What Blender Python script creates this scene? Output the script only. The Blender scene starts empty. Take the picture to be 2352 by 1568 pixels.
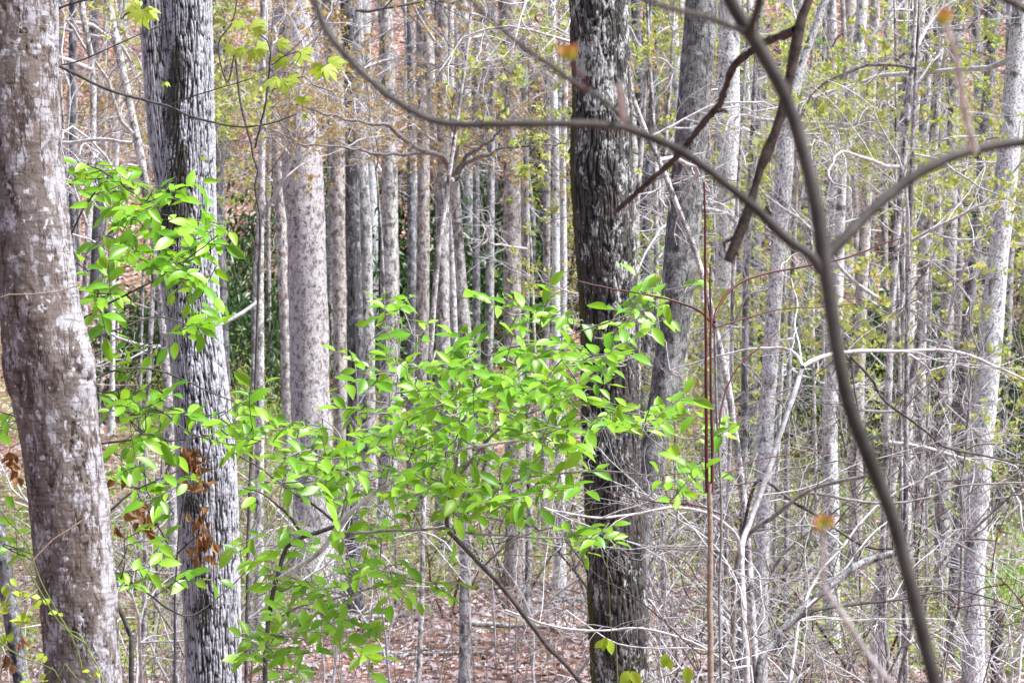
import bpy, math, random
import numpy as np
from mathutils import Vector, Matrix, Euler

# ------------------------------------------------------------------ camera, sky, sun, exposure
scene = bpy.context.scene
COL = scene.collection
CAMZ = 1.7
PITCH = math.radians(-1.0)
FPX = 85.0 / 36.0 * 2352.0            # focal length in the 2352 x 1568 pixel frame used below
cd = bpy.data.cameras.new('camera'); cam = bpy.data.objects.new('camera', cd); COL.objects.link(cam)
cam.location = (0, 0, CAMZ); cam.rotation_euler = (math.radians(90) + PITCH, 0, 0)
cd.lens = 85; cd.sensor_width = 36; cd.clip_start = 0.1; cd.clip_end = 600
cd.dof.use_dof = True; cd.dof.focus_distance = 8.4; cd.dof.aperture_fstop = 16
scene.camera = cam
SUN_EL, SUN_AZ = math.radians(58), math.radians(105)      # azimuth clockwise from +Y: right and behind the camera
world = bpy.data.worlds.new('World'); scene.world = world; world.use_nodes = True
wn = world.node_tree; bg = wn.nodes['Background']
sky = wn.nodes.new('ShaderNodeTexSky'); sky.sky_type = 'NISHITA'; sky.sun_disc = False
sky.sun_elevation = SUN_EL; sky.sun_rotation = SUN_AZ; sky.dust_density = 1.0; sky.air_density = 1.0; sky.ozone_density = 1.0
wn.links.new(sky.outputs[0], bg.inputs[0]); bg.inputs[1].default_value = 0.075
sl = bpy.data.lights.new('sun', 'SUN'); sun = bpy.data.objects.new('sun', sl); COL.objects.link(sun)
sl.energy = 4.4; sl.angle = math.radians(16); sl.color = (1.0, 0.995, 0.985)
sd = Vector((math.sin(SUN_AZ) * math.cos(SUN_EL), math.cos(SUN_AZ) * math.cos(SUN_EL), math.sin(SUN_EL)))
sun.rotation_euler = sd.to_track_quat('Z', 'Y').to_euler(); sun.location = (20, -20, 30)
vs = scene.view_settings; vs.view_transform = 'Standard'; vs.look = 'None'; vs.gamma = 1.0; vs.exposure = 1.32
scene.render.resolution_x = 1024; scene.render.resolution_y = 682
try: scene.cycles.use_denoising = True; scene.cycles.max_bounces = 5; scene.cycles.diffuse_bounces = 3
except Exception: pass

RNG = random.Random(11)
NR = np.random.default_rng(5)

def P(u, v, d):
    """point at pixel (u, v) of the 2352 x 1568 frame, d metres in front of the camera"""
    x = (u - 1176.0) / FPX * d; zc = -(v - 784.0) / FPX * d
    c, s = math.cos(PITCH), math.sin(PITCH)
    return np.array((x, d * c - zc * s, CAMZ + d * s + zc * c))
def px(w, d): return w * d / FPX

# ------------------------------------------------------------------ noise
TAB = np.random.default_rng(3).random((64, 64, 64))
def vnoise(p):
    i = np.floor(p).astype(int); f = p - i; f = f * f * (3 - 2 * f)
    r = 0
    for a in (0, 1):
        for b in (0, 1):
            for c in (0, 1):
                w = (f[:, 0] if a else 1 - f[:, 0]) * (f[:, 1] if b else 1 - f[:, 1]) * (f[:, 2] if c else 1 - f[:, 2])
                r = r + w * TAB[(i[:, 0] + a) % 64, (i[:, 1] + b) % 64, (i[:, 2] + c) % 64]
    return r
def fbm(p, o=3):
    r = 0; a = .5; t = 0
    for k in range(o): r = r + a * vnoise(p * 2 ** k + 7.3 * k); t += a; a *= .5
    return r / t
def worley(p):
    i = np.floor(p).astype(int); f1 = np.full(len(p), 9.); f2 = np.full(len(p), 9.); idv = np.zeros(len(p))
    for a in (-1, 0, 1):
        for b in (-1, 0, 1):
            for c in (-1, 0, 1):
                q = i + (a, b, c); m = q % 64
                j = np.stack([TAB[m[:, 0], m[:, 1], m[:, 2]], TAB[m[:, 1], m[:, 2], (m[:, 0] + 17) % 64], TAB[m[:, 2], m[:, 0], (m[:, 1] + 31) % 64]], 1)
                dd = np.sqrt(((q + j - p) ** 2).sum(1))
                n = dd < f1
                f2 = np.where(n, f1, np.minimum(f2, dd)); idv = np.where(n, TAB[(m[:, 0] + 5) % 64, m[:, 1], m[:, 2]], idv); f1 = np.where(n, dd, f1)
    return f1, f2, idv

# ------------------------------------------------------------------ mesh collecting
def mesh_from(name, V, F, attrs=None, mat_index=None):
    me = bpy.data.meshes.new(name)
    V = np.asarray(V, dtype=np.float32); F = np.asarray(F, dtype=np.int32)
    me.vertices.add(len(V)); me.vertices.foreach_set('co', V.ravel())
    me.loops.add(F.size); me.loops.foreach_set('vertex_index', F.ravel())
    me.polygons.add(len(F)); me.polygons.foreach_set('loop_start', np.arange(len(F), dtype=np.int32) * F.shape[1])
    me.polygons.foreach_set('use_smooth', np.ones(len(F), dtype=bool))
    me.update(calc_edges=True)
    if attrs:
        for k, a in attrs.items():
            at = me.attributes.new(k, 'FLOAT', 'POINT'); at.data.foreach_set('value', np.asarray(a, dtype=np.float32))
    return me
class MB:
    def __init__(s): s.V = []; s.F = []; s.n = 0
    def add(s, v, f):
        s.V.append(np.asarray(v)); s.F.append(np.asarray(f) + s.n); s.n += len(v)
    def tube(s, pts, rad, sides=5):
        pts = np.asarray(pts, float); n = len(pts)
        t = np.gradient(pts, axis=0); t /= (np.linalg.norm(t, axis=1, keepdims=True) + 1e-9)
        ref = np.array((0.31, 0.17, 0.93)) if abs(t[:, 2]).mean() < .75 else np.array((0.2, 0.95, 0.1))
        a = np.cross(t, ref); a /= (np.linalg.norm(a, axis=1, keepdims=True) + 1e-9); b = np.cross(t, a)
        th = np.arange(sides) * 2 * math.pi / sides
        rad = np.broadcast_to(np.asarray(rad, float), (n,))
        ring = pts[:, None, :] + rad[:, None, None] * (np.cos(th)[None, :, None] * a[:, None, :] + np.sin(th)[None, :, None] * b[:, None, :])
        s.add(ring.reshape(-1, 3), grid_faces(n, sides))
    def build(s, name, mat, parent=None, mesh_only=False):
        V = np.concatenate(s.V); F = np.concatenate(s.F)
        if parent is not None: V = V - np.array(parent.location)
        me = mesh_from(name, V, F); me.materials.append(mat)
        if mesh_only: return me
        return link(name, me, parent)
_gf = {}
def grid_faces(n, s):
    if (n, s) not in _gf:
        i, j = np.meshgrid(np.arange(n - 1), np.arange(s), indexing='ij'); i = i.ravel(); j = j.ravel(); k = (j + 1) % s
        _gf[(n, s)] = np.stack([i * s + j, i * s + k, (i + 1) * s + k, (i + 1) * s + j], 1)
    return _gf[(n, s)]
def link(name, me, parent=None, loc=None):
    o = bpy.data.objects.new(name, me); COL.objects.link(o)
    if parent is not None: o.parent = parent
    if loc is not None: o.location = loc
    return o
def thing(name, label, cat, loc, group=None):
    o = bpy.data.objects.new(name, None); COL.objects.link(o); o.location = tuple(float(c) for c in loc); o.empty_display_size = .1
    o['label'] = label; o['category'] = cat
    if group: o['group'] = group
    return o
def crom(pts, n):
    pts = np.asarray(pts, float); m = len(pts)
    q = np.vstack([2 * pts[0] - pts[1], pts, 2 * pts[-1] - pts[-2]])
    seg = np.r_[0, np.cumsum(np.linalg.norm(np.diff(pts[:, :3], axis=0), axis=1))]
    s = np.linspace(0, seg[-1], n); k = np.clip(np.searchsorted(seg, s, 'right') - 1, 0, m - 2)
    t = ((s - seg[k]) / np.maximum(seg[k + 1] - seg[k], 1e-9))[:, None]
    a, b, c, d = q[k], q[k + 1], q[k + 2], q[k + 3]
    return .5 * (2 * b + (c - a) * t + (2 * a - 5 * b + 4 * c - d) * t ** 2 + (3 * b - a - 3 * c + d) * t ** 3)
def traced(uv, d0, d1=None, n=None, wig=.0):
    d1 = d0 if d1 is None else d1
    m = len(uv); pts = [P(u, v, d0 + (d1 - d0) * i / (m - 1)) for i, (u, v) in enumerate(uv)]
    n = n or max(8, m * 4); c = crom(pts, n)
    if wig: c = c + np.cumsum(NR.normal(0, wig, c.shape), axis=0) * np.minimum(1, np.arange(n) / 3)[:, None] * np.minimum(1, (n - 1 - np.arange(n)) / 3)[:, None]
    return c
def unit(v): v = np.asarray(v, float); return v / (np.linalg.norm(v) + 1e-12)

# ------------------------------------------------------------------ materials
def new_mat(name):
    m = bpy.data.materials.new(name); m.use_nodes = True; nt = m.node_tree
    return m, nt, nt.nodes['Principled BSDF']
def N(nt, t, **kw):
    n = nt.nodes.new(t)
    for k, v in kw.items():
        if k in n.inputs: n.inputs[k].default_value = v
        else: setattr(n, k, v)
    return n
def L(nt, a, b): nt.links.new(a, b)
def ramp(nt, fac, stops):
    r = nt.nodes.new('ShaderNodeValToRGB'); e = r.color_ramp.elements
    while len(e) < len(stops): e.new(.5)
    for el, (p, c) in zip(e, stops): el.position = p; el.color = (*c, 1)
    L(nt, fac, r.inputs[0]); return r.outputs[0]
def mixc(nt, fac, a, b, blend='MIX'):
    m = nt.nodes.new('ShaderNodeMix'); m.data_type = 'RGBA'; m.blend_type = blend
    for s, v in ((m.inputs[0], fac), (m.inputs[6], a), (m.inputs[7], b)):
        if hasattr(v, 'is_output'): L(nt, v, s)
        elif isinstance(v, (int, float)): s.default_value = v
        else: s.default_value = (*v, 1)
    return m.outputs[2]
def math_(nt, op, a, b=None):
    m = nt.nodes.new('ShaderNodeMath'); m.operation = op
    for s, v in zip(m.inputs, (a, b)):
        if v is None: continue
        if hasattr(v, 'is_output'): L(nt, v, s)
        else: s.default_value = v
    return m.outputs[0]
def coords(nt, scale=(1, 1, 1), rnd=True):
    tc = N(nt, 'ShaderNodeTexCoord'); out = tc.outputs['Object']
    if rnd:
        oi = N(nt, 'ShaderNodeObjectInfo'); va = N(nt, 'ShaderNodeVectorMath', operation='ADD')
        mu = math_(nt, 'MULTIPLY', oi.outputs['Random'], 57.0)
        L(nt, out, va.inputs[0]); L(nt, mu, va.inputs[1]); out = va.outputs[0]
    mp = N(nt, 'ShaderNodeMapping'); mp.inputs['Scale'].default_value = scale; L(nt, out, mp.inputs[0]); return mp.outputs[0]
def noise(nt, vec, scale, detail=4, rough=.6, dist=0.):
    n = N(nt, 'ShaderNodeTexNoise', Scale=scale, Detail=detail, Roughness=rough, Distortion=dist); L(nt, vec, n.inputs['Vector']); return n.outputs['Fac']

def bark_mat(name, dark, mid, pale, pale_amt=.5, grain=26, blotch=7, moss=None, tint=.25, vert=.22):
    """grey spring bark: grain stretched along the trunk, pale lichen blotches, per-tree tone"""
    m, nt, b = new_mat(name)
    g = noise(nt, coords(nt, (1, 1, vert)), grain, 6, .72, .3)
    base = ramp(nt, g, [(.39, dark), (.5, mid), (.62, tuple(min(1, c * 1.4) for c in mid))])
    bl = noise(nt, coords(nt, (1, 1, .7)), blotch, 5, .75, .6)
    lo = .62 - .3 * pale_amt
    f = ramp(nt, bl, [(lo, (0, 0, 0)), (lo + .1, (1, 1, 1))])
    f2 = noise(nt, coords(nt), blotch * 7, 3, .7)
    f3 = math_(nt, 'MULTIPLY', f, ramp(nt, f2, [(.36, (.1, .1, .1)), (.56, (1, 1, 1))]))
    c = mixc(nt, f3, base, pale)
    spk = noise(nt, coords(nt, (1, 1, .5)), blotch * 5.3, 3, .6)
    c = mixc(nt, ramp(nt, spk, [(.585, (0, 0, 0)), (.65, (.75, .75, .75))]), c, dark)
    if moss:
        ns = noise(nt, coords(nt, (1, 1, .6)), 2.6, 4, .65)
        c = mixc(nt, ramp(nt, ns, [(.58, (0, 0, 0)), (.68, (.8, .8, .8))]), c, moss)
    oi = N(nt, 'ShaderNodeObjectInfo')
    t = ramp(nt, oi.outputs['Random'], [(0, (1 - tint, 1 - tint, 1 - tint * .9)), (.5, (1, .97, .95)), (1, (1 + tint, 1 + tint, 1 + tint))])
    c = mixc(nt, 1.0, c, t, 'MULTIPLY')
    L(nt, c, b.inputs['Base Color']); b.inputs['Roughness'].default_value = .9; b.inputs['Specular IOR Level'].default_value = .2
    bp = N(nt, 'ShaderNodeBump', Strength=.9, Distance=.02); L(nt, g, bp.inputs['Height']); L(nt, bp.outputs[0], b.inputs['Normal'])
    return m
def relief_mat(name, furrow, ridge, pale, pale_lo, pale_hi, grain=60, moss=None, spots=None, tone=None, wrinkle=False):
    """near bark: the mesh carries the relief; 'ridge' says where the weathered plate tops are, 'patch' the lichen, 'moss' the damp side"""
    m, nt, b = new_mat(name)
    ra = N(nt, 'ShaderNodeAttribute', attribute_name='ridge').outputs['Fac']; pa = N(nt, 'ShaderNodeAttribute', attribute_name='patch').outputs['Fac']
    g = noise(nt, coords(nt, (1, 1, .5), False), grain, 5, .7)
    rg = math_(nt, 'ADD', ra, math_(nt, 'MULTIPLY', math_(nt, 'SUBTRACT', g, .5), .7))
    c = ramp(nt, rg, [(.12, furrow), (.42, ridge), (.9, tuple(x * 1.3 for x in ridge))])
    if tone:
        tn = noise(nt, coords(nt, (1, 1, .5), False), 4, 4, .6)
        c = mixc(nt, ramp(nt, tn, [(.42, (0, 0, 0)), (.6, (1, 1, 1))]), c, mixc(nt, 1.0, c, tone, 'MULTIPLY'))
    pf = math_(nt, 'ADD', pa, math_(nt, 'MULTIPLY', math_(nt, 'SUBTRACT', g, .5), .8))
    c = mixc(nt, ramp(nt, pf, [(pale_lo, (0, 0, 0)), (pale_hi, (.92, .92, .92))]), c, pale)
    if spots:
        sn = noise(nt, coords(nt, (1, 1, .8), False), spots[0], 2, .5, .4)
        c = mixc(nt, ramp(nt, sn, [(spots[1], (0, 0, 0)), (spots[1] + .045, (.9, .9, .9))]), c, spots[2])
    if moss:
        ma = N(nt, 'ShaderNodeAttribute', attribute_name='moss').outputs['Fac']
        mf = math_(nt, 'ADD', ma, math_(nt, 'MULTIPLY', math_(nt, 'SUBTRACT', g, .5), .9))
        c = mixc(nt, ramp(nt, mf, [(.5, (0, 0, 0)), (.62, (.85, .85, .85))]), c, moss)
    if wrinkle:
        wr = noise(nt, coords(nt, (14, 14, 110), False), 1., 3, .6, .4)
        c = mixc(nt, ramp(nt, wr, [(.36, (.55, .55, .55)), (.48, (0, 0, 0))]), c, (.06, .045, .04))
        vc = noise(nt, coords(nt, (22, 22, 4), False), 1., 5, .62, .5); ab = math_(nt, 'ABSOLUTE', math_(nt, 'SUBTRACT', vc, .5))
        vm = noise(nt, coords(nt, (9, 9, 6), False), 1., 3, .6)
        cf = math_(nt, 'MULTIPLY', ramp(nt, ab, [(.008, (.9, .9, .9)), (.03, (0, 0, 0))]), ramp(nt, vm, [(.42, (0, 0, 0)), (.52, (1, 1, 1))]))
        c = mixc(nt, cf, c, (.05, .033, .026))
    L(nt, c, b.inputs['Base Color']); b.inputs['Roughness'].default_value = .88; b.inputs['Specular IOR Level'].default_value = .25
    bp = N(nt, 'ShaderNodeBump', Strength=.7, Distance=.006); L(nt, g, bp.inputs['Height']); L(nt, bp.outputs[0], b.inputs['Normal'])
    return m
def leaf_mat(name, c1, c2, trans, rough=.45, veins=False, spread=True, back=None, spec=.35):
    m, nt, b = new_mat(name); out = nt.nodes['Material Output']
    oi = N(nt, 'ShaderNodeObjectInfo')
    r = oi.outputs['Random']
    if spread:
        ge = N(nt, 'ShaderNodeNewGeometry'); r = ge.outputs['Random Per Island']
    c = mixc(nt, r, c1, c2)
    if veins:
        tc = N(nt, 'ShaderNodeTexCoord'); sx = N(nt, 'ShaderNodeSeparateXYZ'); L(nt, tc.outputs['Object'], sx.inputs[0])
        ay = math_(nt, 'ABSOLUTE', sx.outputs[1])
        ph = math_(nt, 'SUBTRACT', math_(nt, 'MULTIPLY', sx.outputs[0], 60.), math_(nt, 'MULTIPLY', ay, 75.))
        w = math_(nt, 'SINE', ph)
        c = mixc(nt, ramp(nt, w, [(.9, (0, 0, 0)), (1, (.5, .5, .5))]), c, tuple(min(1, x * 1.5) for x in c1))
        mid = math_(nt, 'LESS_THAN', ay, .012)
        c = mixc(nt, math_(nt, 'MULTIPLY', mid, .7), c, tuple(min(1, x * 1.6) for x in c1))
    L(nt, c, b.inputs['Base Color']); b.inputs['Roughness'].default_value = rough; b.inputs['Specular IOR Level'].default_value = spec
    tr = N(nt, 'ShaderNodeBsdfTranslucent'); L(nt, mixc(nt, 1., c, (1.15, 1.1, .6), 'MULTIPLY'), tr.inputs[0])
    ms = N(nt, 'ShaderNodeMixShader'); ms.inputs[0].default_value = trans
    L(nt, b.outputs[0], ms.inputs[1]); L(nt, tr.outputs[0], ms.inputs[2]); L(nt, ms.outputs[0], out.inputs[0])
    return m
def twig_mat(name, c1, c2, scale=30, rough=.7):
    m, nt, b = new_mat(name)
    n = noise(nt, coords(nt), scale, 4, .7)
    c = ramp(nt, n, [(.35, c1), (.62, c2)])
    L(nt, c, b.inputs['Base Color']); b.inputs['Roughness'].default_value = rough; b.inputs['Specular IOR Level'].default_value = .3
    bp = N(nt, 'ShaderNodeBump', Strength=.5, Distance=.004); L(nt, n, bp.inputs['Height']); L(nt, bp.outputs[0], b.inputs['Normal'])
    return m

M = {}
M['bark_pale'] = bark_mat('pale_bark', (.055, .053, .058), (.19, .18, .178), (.76, .745, .75), .6, 34, 11)
M['bark_white'] = bark_mat('white_bark', (.05, .05, .053), (.20, .20, .215), (.90, .90, .92), .8, 26, 9, tint=.06)
M['bark_grey'] = bark_mat('grey_bark', (.035, .035, .039), (.14, .14, .152), (.48, .485, .53), .48, 38, 14)
M['bark_pink'] = bark_mat('pinkish_bark', (.065, .055, .055), (.22, .185, .172), (.72, .68, .67), .6, 34, 13)
M['bark_dark'] = bark_mat('dark_bark', (.02, .019, .022), (.11, .107, .12), (.42, .43, .48), .36, 34, 18, vert=.14)
M['bark_mottled'] = bark_mat('mottled_bark', (.06, .05, .052), (.24, .21, .215), (.74, .72, .77), .66, 30, 18, vert=.6, tint=.02)
M['bark_blue'] = bark_mat('blue_grey_bark', (.03, .03, .033), (.15, .15, .155), (.44, .47, .46), .46, 62, 16, vert=.25, tint=.02)
M['bark_old'] = bark_mat('mossy_bark', (.03, .025, .018), (.14, .12, .09), (.3, .28, .24), .2, 24, 8, moss=(.05, .06, .012))
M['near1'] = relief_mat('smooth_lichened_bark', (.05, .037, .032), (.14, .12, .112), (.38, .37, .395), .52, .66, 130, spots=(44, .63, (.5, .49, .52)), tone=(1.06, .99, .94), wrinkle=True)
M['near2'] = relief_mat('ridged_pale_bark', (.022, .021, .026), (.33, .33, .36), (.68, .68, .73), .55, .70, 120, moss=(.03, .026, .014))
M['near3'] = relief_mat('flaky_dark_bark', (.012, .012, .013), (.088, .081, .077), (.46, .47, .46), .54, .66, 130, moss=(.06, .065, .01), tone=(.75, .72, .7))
M['twig_pale'] = twig_mat('pale_twig_bark', (.27, .25, .255), (.66, .64, .66))
M['twig_grey'] = twig_mat('grey_twig_bark', (.11, .095, .09), (.33, .30, .29))
M['twig_dark'] = twig_mat('dark_twig_bark', (.03, .027, .026), (.12, .105, .10))
M['twig_red'] = twig_mat('red_shoot_bark', (.05, .01, .012), (.115, .024, .024), 12, .45)
M['twig_brown'] = twig_mat('brown_dead_bark', (.017, .012, .01), (.085, .058, .048), 60)
M['twig_tan'] = twig_mat('tan_stem_bark', (.20, .14, .10), (.36, .27, .21), 60)
M['twig_near'] = twig_mat('olive_brown_stem_bark', (.022, .018, .014), (.08, .07, .064), 11)
M['twig_green'] = twig_mat('green_vine_skin', (.09, .13, .03), (.18, .22, .07), 20, .5)
M['leaf'] = leaf_mat('spring_green_leaf', (.13, .34, .02), (.31, .55, .04), .42, .38, True, False, spec=.6)
M['leaf_join'] = leaf_mat('spring_green_leaf_joined', (.13, .34, .02), (.31, .55, .04), .42, .38, False, True, spec=.6)
M['leaf_maple'] = leaf_mat('young_maple_leaf', (.36, .50, .06), (.46, .55, .10), .5, .5, False, False)
M['leaf_lime'] = leaf_mat('lime_vine_leaf', (.30, .46, .03), (.44, .54, .06), .45, .45, False, False)
M['fol_orange'] = leaf_mat('orange_brown_young_foliage', (.47, .32, .21), (.50, .42, .20), .4, .6)
M['fol_yellow'] = leaf_mat('yellow_green_young_foliage', (.54, .49, .20), (.36, .52, .13), .45, .6)
M['fol_green'] = leaf_mat('fresh_green_foliage', (.14, .36, .03), (.28, .50, .05), .4, .6)
M['fol_dark'] = leaf_mat('evergreen_foliage', (.022, .055, .018), (.06, .12, .03), .12, .35)
M['fol_low'] = leaf_mat('low_plant_foliage', (.17, .28, .05), (.38, .47, .11), .35, .6)
M['dead_leaf'] = leaf_mat('dead_brown_leaf', (.17, .065, .028), (.44, .235, .12), .25, .6, False, False)
M['bud'] = leaf_mat('orange_yellow_bud', (.50, .42, .06), (.40, .44, .05), .4, .5)
_nt = M['bud'].node_tree; _b = _nt.nodes['Principled BSDF']; _tc = N(_nt, 'ShaderNodeTexCoord'); _sx = N(_nt, 'ShaderNodeSeparateXYZ'); L(_nt, _tc.outputs['Object'], _sx.inputs[0])
_c = ramp(_nt, _sx.outputs[0], [(.1, (.42, .46, .06)), (.5, (.55, .36, .06)), (.95, (.55, .12, .06))]); L(_nt, _c, _b.inputs['Base Color'])
for _n in _nt.nodes:
    if _n.type == 'BSDF_TRANSLUCENT': L(_nt, _c, _n.inputs[0])
M['litter'] = leaf_mat('fallen_leaves', (.12, .068, .066), (.60, .52, .56), .1, .7)
M['stalk'] = twig_mat('dry_stalk', (.25, .2, .15), (.45, .38, .3))
m, nt, b = new_mat('stone'); n1 = noise(nt, coords(nt), 9, 6, .7)
L(nt, ramp(nt, n1, [(.3, (.2, .18, .16)), (.65, (.5, .46, .42))]), b.inputs['Base Color']); b.inputs['Roughness'].default_value = .9; M['stone'] = m
# forest floor: soil under a mat of leaf litter, small green growth in patches
m, nt, b = new_mat('forest_floor')
tc = N(nt, 'ShaderNodeTexCoord'); vec = tc.outputs['Object']
vo = N(nt, 'ShaderNodeTexVoronoi', Scale=11.); L(nt, vec, vo.inputs['Vector'])
sp = N(nt, 'ShaderNodeSeparateColor'); L(nt, vo.outputs['Color'], sp.inputs[0])
c = ramp(nt, sp.outputs[0], [(0, (.05, .03, .026)), (.35, (.19, .08, .055)), (.7, (.33, .17, .125)), (1, (.50, .40, .38))])
c = mixc(nt, ramp(nt, noise(nt, vec, 1.3, 4), [(.35, (.35, .35, .35)), (.65, (0, 0, 0))]), c, (.09, .06, .045))
gr = noise(nt, vec, .35, 6, .75)
c = mixc(nt, ramp(nt, gr, [(.56, (0, 0, 0)), (.68, (.55, .55, .55))]), c, (.12, .19, .04))
L(nt, c, b.inputs['Base Color']); b.inputs['Roughness'].default_value = .95
bp = N(nt, 'ShaderNodeBump', Strength=.8, Distance=.05); L(nt, vo.outputs['Distance'], bp.inputs['Height']); L(nt, bp.outputs[0], b.inputs['Normal']); M['floor'] = m

# ------------------------------------------------------------------ ground
_gy = np.arange(-120, 260, .5)
_gz = np.interp(_gy, [-120, -30, 0, 7, 15, 24, 30, 45, 56, 65, 75, 100, 150, 260], [6, 1.2, 0, -.65, -1.5, -1.95, -2.0, -1.6, -.4, 4.5, 11, 27, 52, 80])
_k = np.exp(-(np.arange(-12, 13) / 5.) ** 2); _k /= _k.sum()
_gz = np.convolve(np.pad(_gz, 12, 'edge'), _k, 'valid')
def gz(x, y):
    x = np.asarray(x, float); y = np.asarray(y, float); sh = x.shape
    q = np.stack([x.ravel() * .23 + 40, y.ravel() * .23 + 40, np.full(x.size, 3.3)], 1)
    q2 = np.stack([x.ravel() * .9 + 40, y.ravel() * .9 + 40, np.full(x.size, 9.1)], 1)
    r = np.interp(y.ravel(), _gy, _gz) + (vnoise(q) - .5) * .5 + (vnoise(q2) - .5) * .12
    return r.reshape(sh) if sh else float(r[0])
xs = np.unique(np.r_[np.linspace(-170, -26, 40), np.linspace(-26, 26, 150), np.linspace(26, 170, 40)])
ys = np.unique(np.r_[np.linspace(-110, 0, 40), np.linspace(0, 90, 260), np.linspace(90, 255, 50)])
X, Y = np.meshgrid(xs, ys); Z = gz(X, Y)
n0, n1 = X.shape; i, j = np.meshgrid(np.arange(n0 - 1), np.arange(n1 - 1), indexing='ij'); i = i.ravel(); j = j.ravel()
F = np.stack([i * n1 + j, i * n1 + j + 1, (i + 1) * n1 + j + 1, (i + 1) * n1 + j], 1)
me = mesh_from('ground', np.stack([X.ravel(), Y.ravel(), Z.ravel()], 1), F); me.materials.append(M['floor'])
g = link('ground', me); g['kind'] = 'structure'; g['label'] = 'forest floor of brown leaf litter rising into a wooded hillside'; g['category'] = 'ground'

def leaf_quads(pos, ang, size, tilt, rng, wid=.5, curl=.25):
    """arrays of small two-quad leaves (folded at the midrib); returns V, F"""
    n = len(pos)
    d = np.stack([np.cos(ang) * np.cos(tilt), np.sin(ang) * np.cos(tilt), np.sin(tilt)], 1)
    up = np.stack([rng.normal(0, .45, n), rng.normal(-.25, .45, n), np.ones(n)], 1)
    s = np.cross(d, up); s /= np.linalg.norm(s, axis=1, keepdims=True); u = np.cross(s, d)
    sz = size[:, None]; w = wid
    a = pos; m1 = pos + d * sz * .5 + u * sz * curl * .5; t = pos + d * sz
    l = pos + d * sz * .45 + s * sz * w * .5 + u * sz * curl * .9; r = pos + d * sz * .45 - s * sz * w * .5 + u * sz * curl * .9
    V = np.stack([a, l, t, r, m1], 1).reshape(-1, 3)
    k = np.arange(n)[:, None] * 5
    F = np.concatenate([k + np.array([[0, 4, 2, 1]]), k + np.array([[0, 3, 2, 4]])], 0)
    return V, F
def scatter(n, y0, y1, wide, rng):
    y = y0 + (y1 - y0) * rng.random(n) ** .9; x = (rng.random(n) * 2 - 1) * (.212 * y * wide + .6); return x, y
# leaf litter: loose fallen leaves lying on the floor
x, y = scatter(52000, 17, 46, 1.3, NR); x2, y2 = scatter(11000, 46, 80, 1.2, NR)
x = np.r_[x, x2]; y = np.r_[y, y2]; n = len(x)
pos = np.stack([x, y, gz(x, y) + .012], 1); size = np.r_[NR.uniform(.045, .115, 52000), NR.uniform(.10, .22, 11000)]
V, F = leaf_quads(pos, NR.random(n) * 6.283, size, NR.normal(.12, .25, n), NR, .6, .28)
me = mesh_from('leaf_litter', V, F); me.materials.append(M['litter']); o = link('leaf_litter', me); o['kind'] = 'stuff'; o['label'] = 'dry brown fallen leaves covering the forest floor'; o['category'] = 'leaf litter'
# low green plants: many small leafy stems in drifts
x, y = scatter(30000, 22, 70, 1.25, NR)
q = np.stack([x * .33 + 11, y * .2 + 5, np.full(len(x), 1.7)], 1); side = np.clip(.5 + x / (.212 * y) * .25, 0, 1)
keep = fbm(q, 3) + .22 * (side - .5) + np.where(y > 30, .08, -.04) + np.where(x > 2, .05, 0) > .485; x = x[keep]; y = y[keep]
cl = np.repeat(np.arange(len(x)), 5); hh = NR.random(len(cl)) * np.repeat(NR.uniform(.15, .75, len(x)), 5)
pos = np.stack([x[cl] + NR.normal(0, .09, len(cl)), y[cl] + NR.normal(0, .09, len(cl)), gz(x[cl], y[cl]) + hh], 1)
V, F = leaf_quads(pos, NR.random(len(cl)) * 6.283, NR.uniform(.04, .11, len(cl)), NR.normal(.1, .5, len(cl)), NR, .5, .15)
me = mesh_from('low_plants', V, F); me.materials.append(M['fol_low']); o = link('low_plants', me); o['kind'] = 'stuff'; o['label'] = 'low green seedlings growing through the leaf litter'; o['category'] = 'plants'
# dry stalks
mb = MB(); x, y = scatter(3200, 19, 56, 1.2, NR)
for a, c in zip(x, y):
    z = gz(a, c); h = RNG.uniform(.3, 1.3); dx, dy = RNG.gauss(0, .22) * h, RNG.gauss(0, .22) * h
    mb.tube([(a, c, z - .03), (a + dx * .4, c + dy * .4, z + h * .55), (a + dx, c + dy, z + h)], [.006, .005, .002], 3)
o = mb.build('dry_stalks', M['stalk']); o['kind'] = 'stuff'; o['label'] = 'thin dry stalks and seedlings standing in the leaf litter'; o['category'] = 'stalks'

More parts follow.
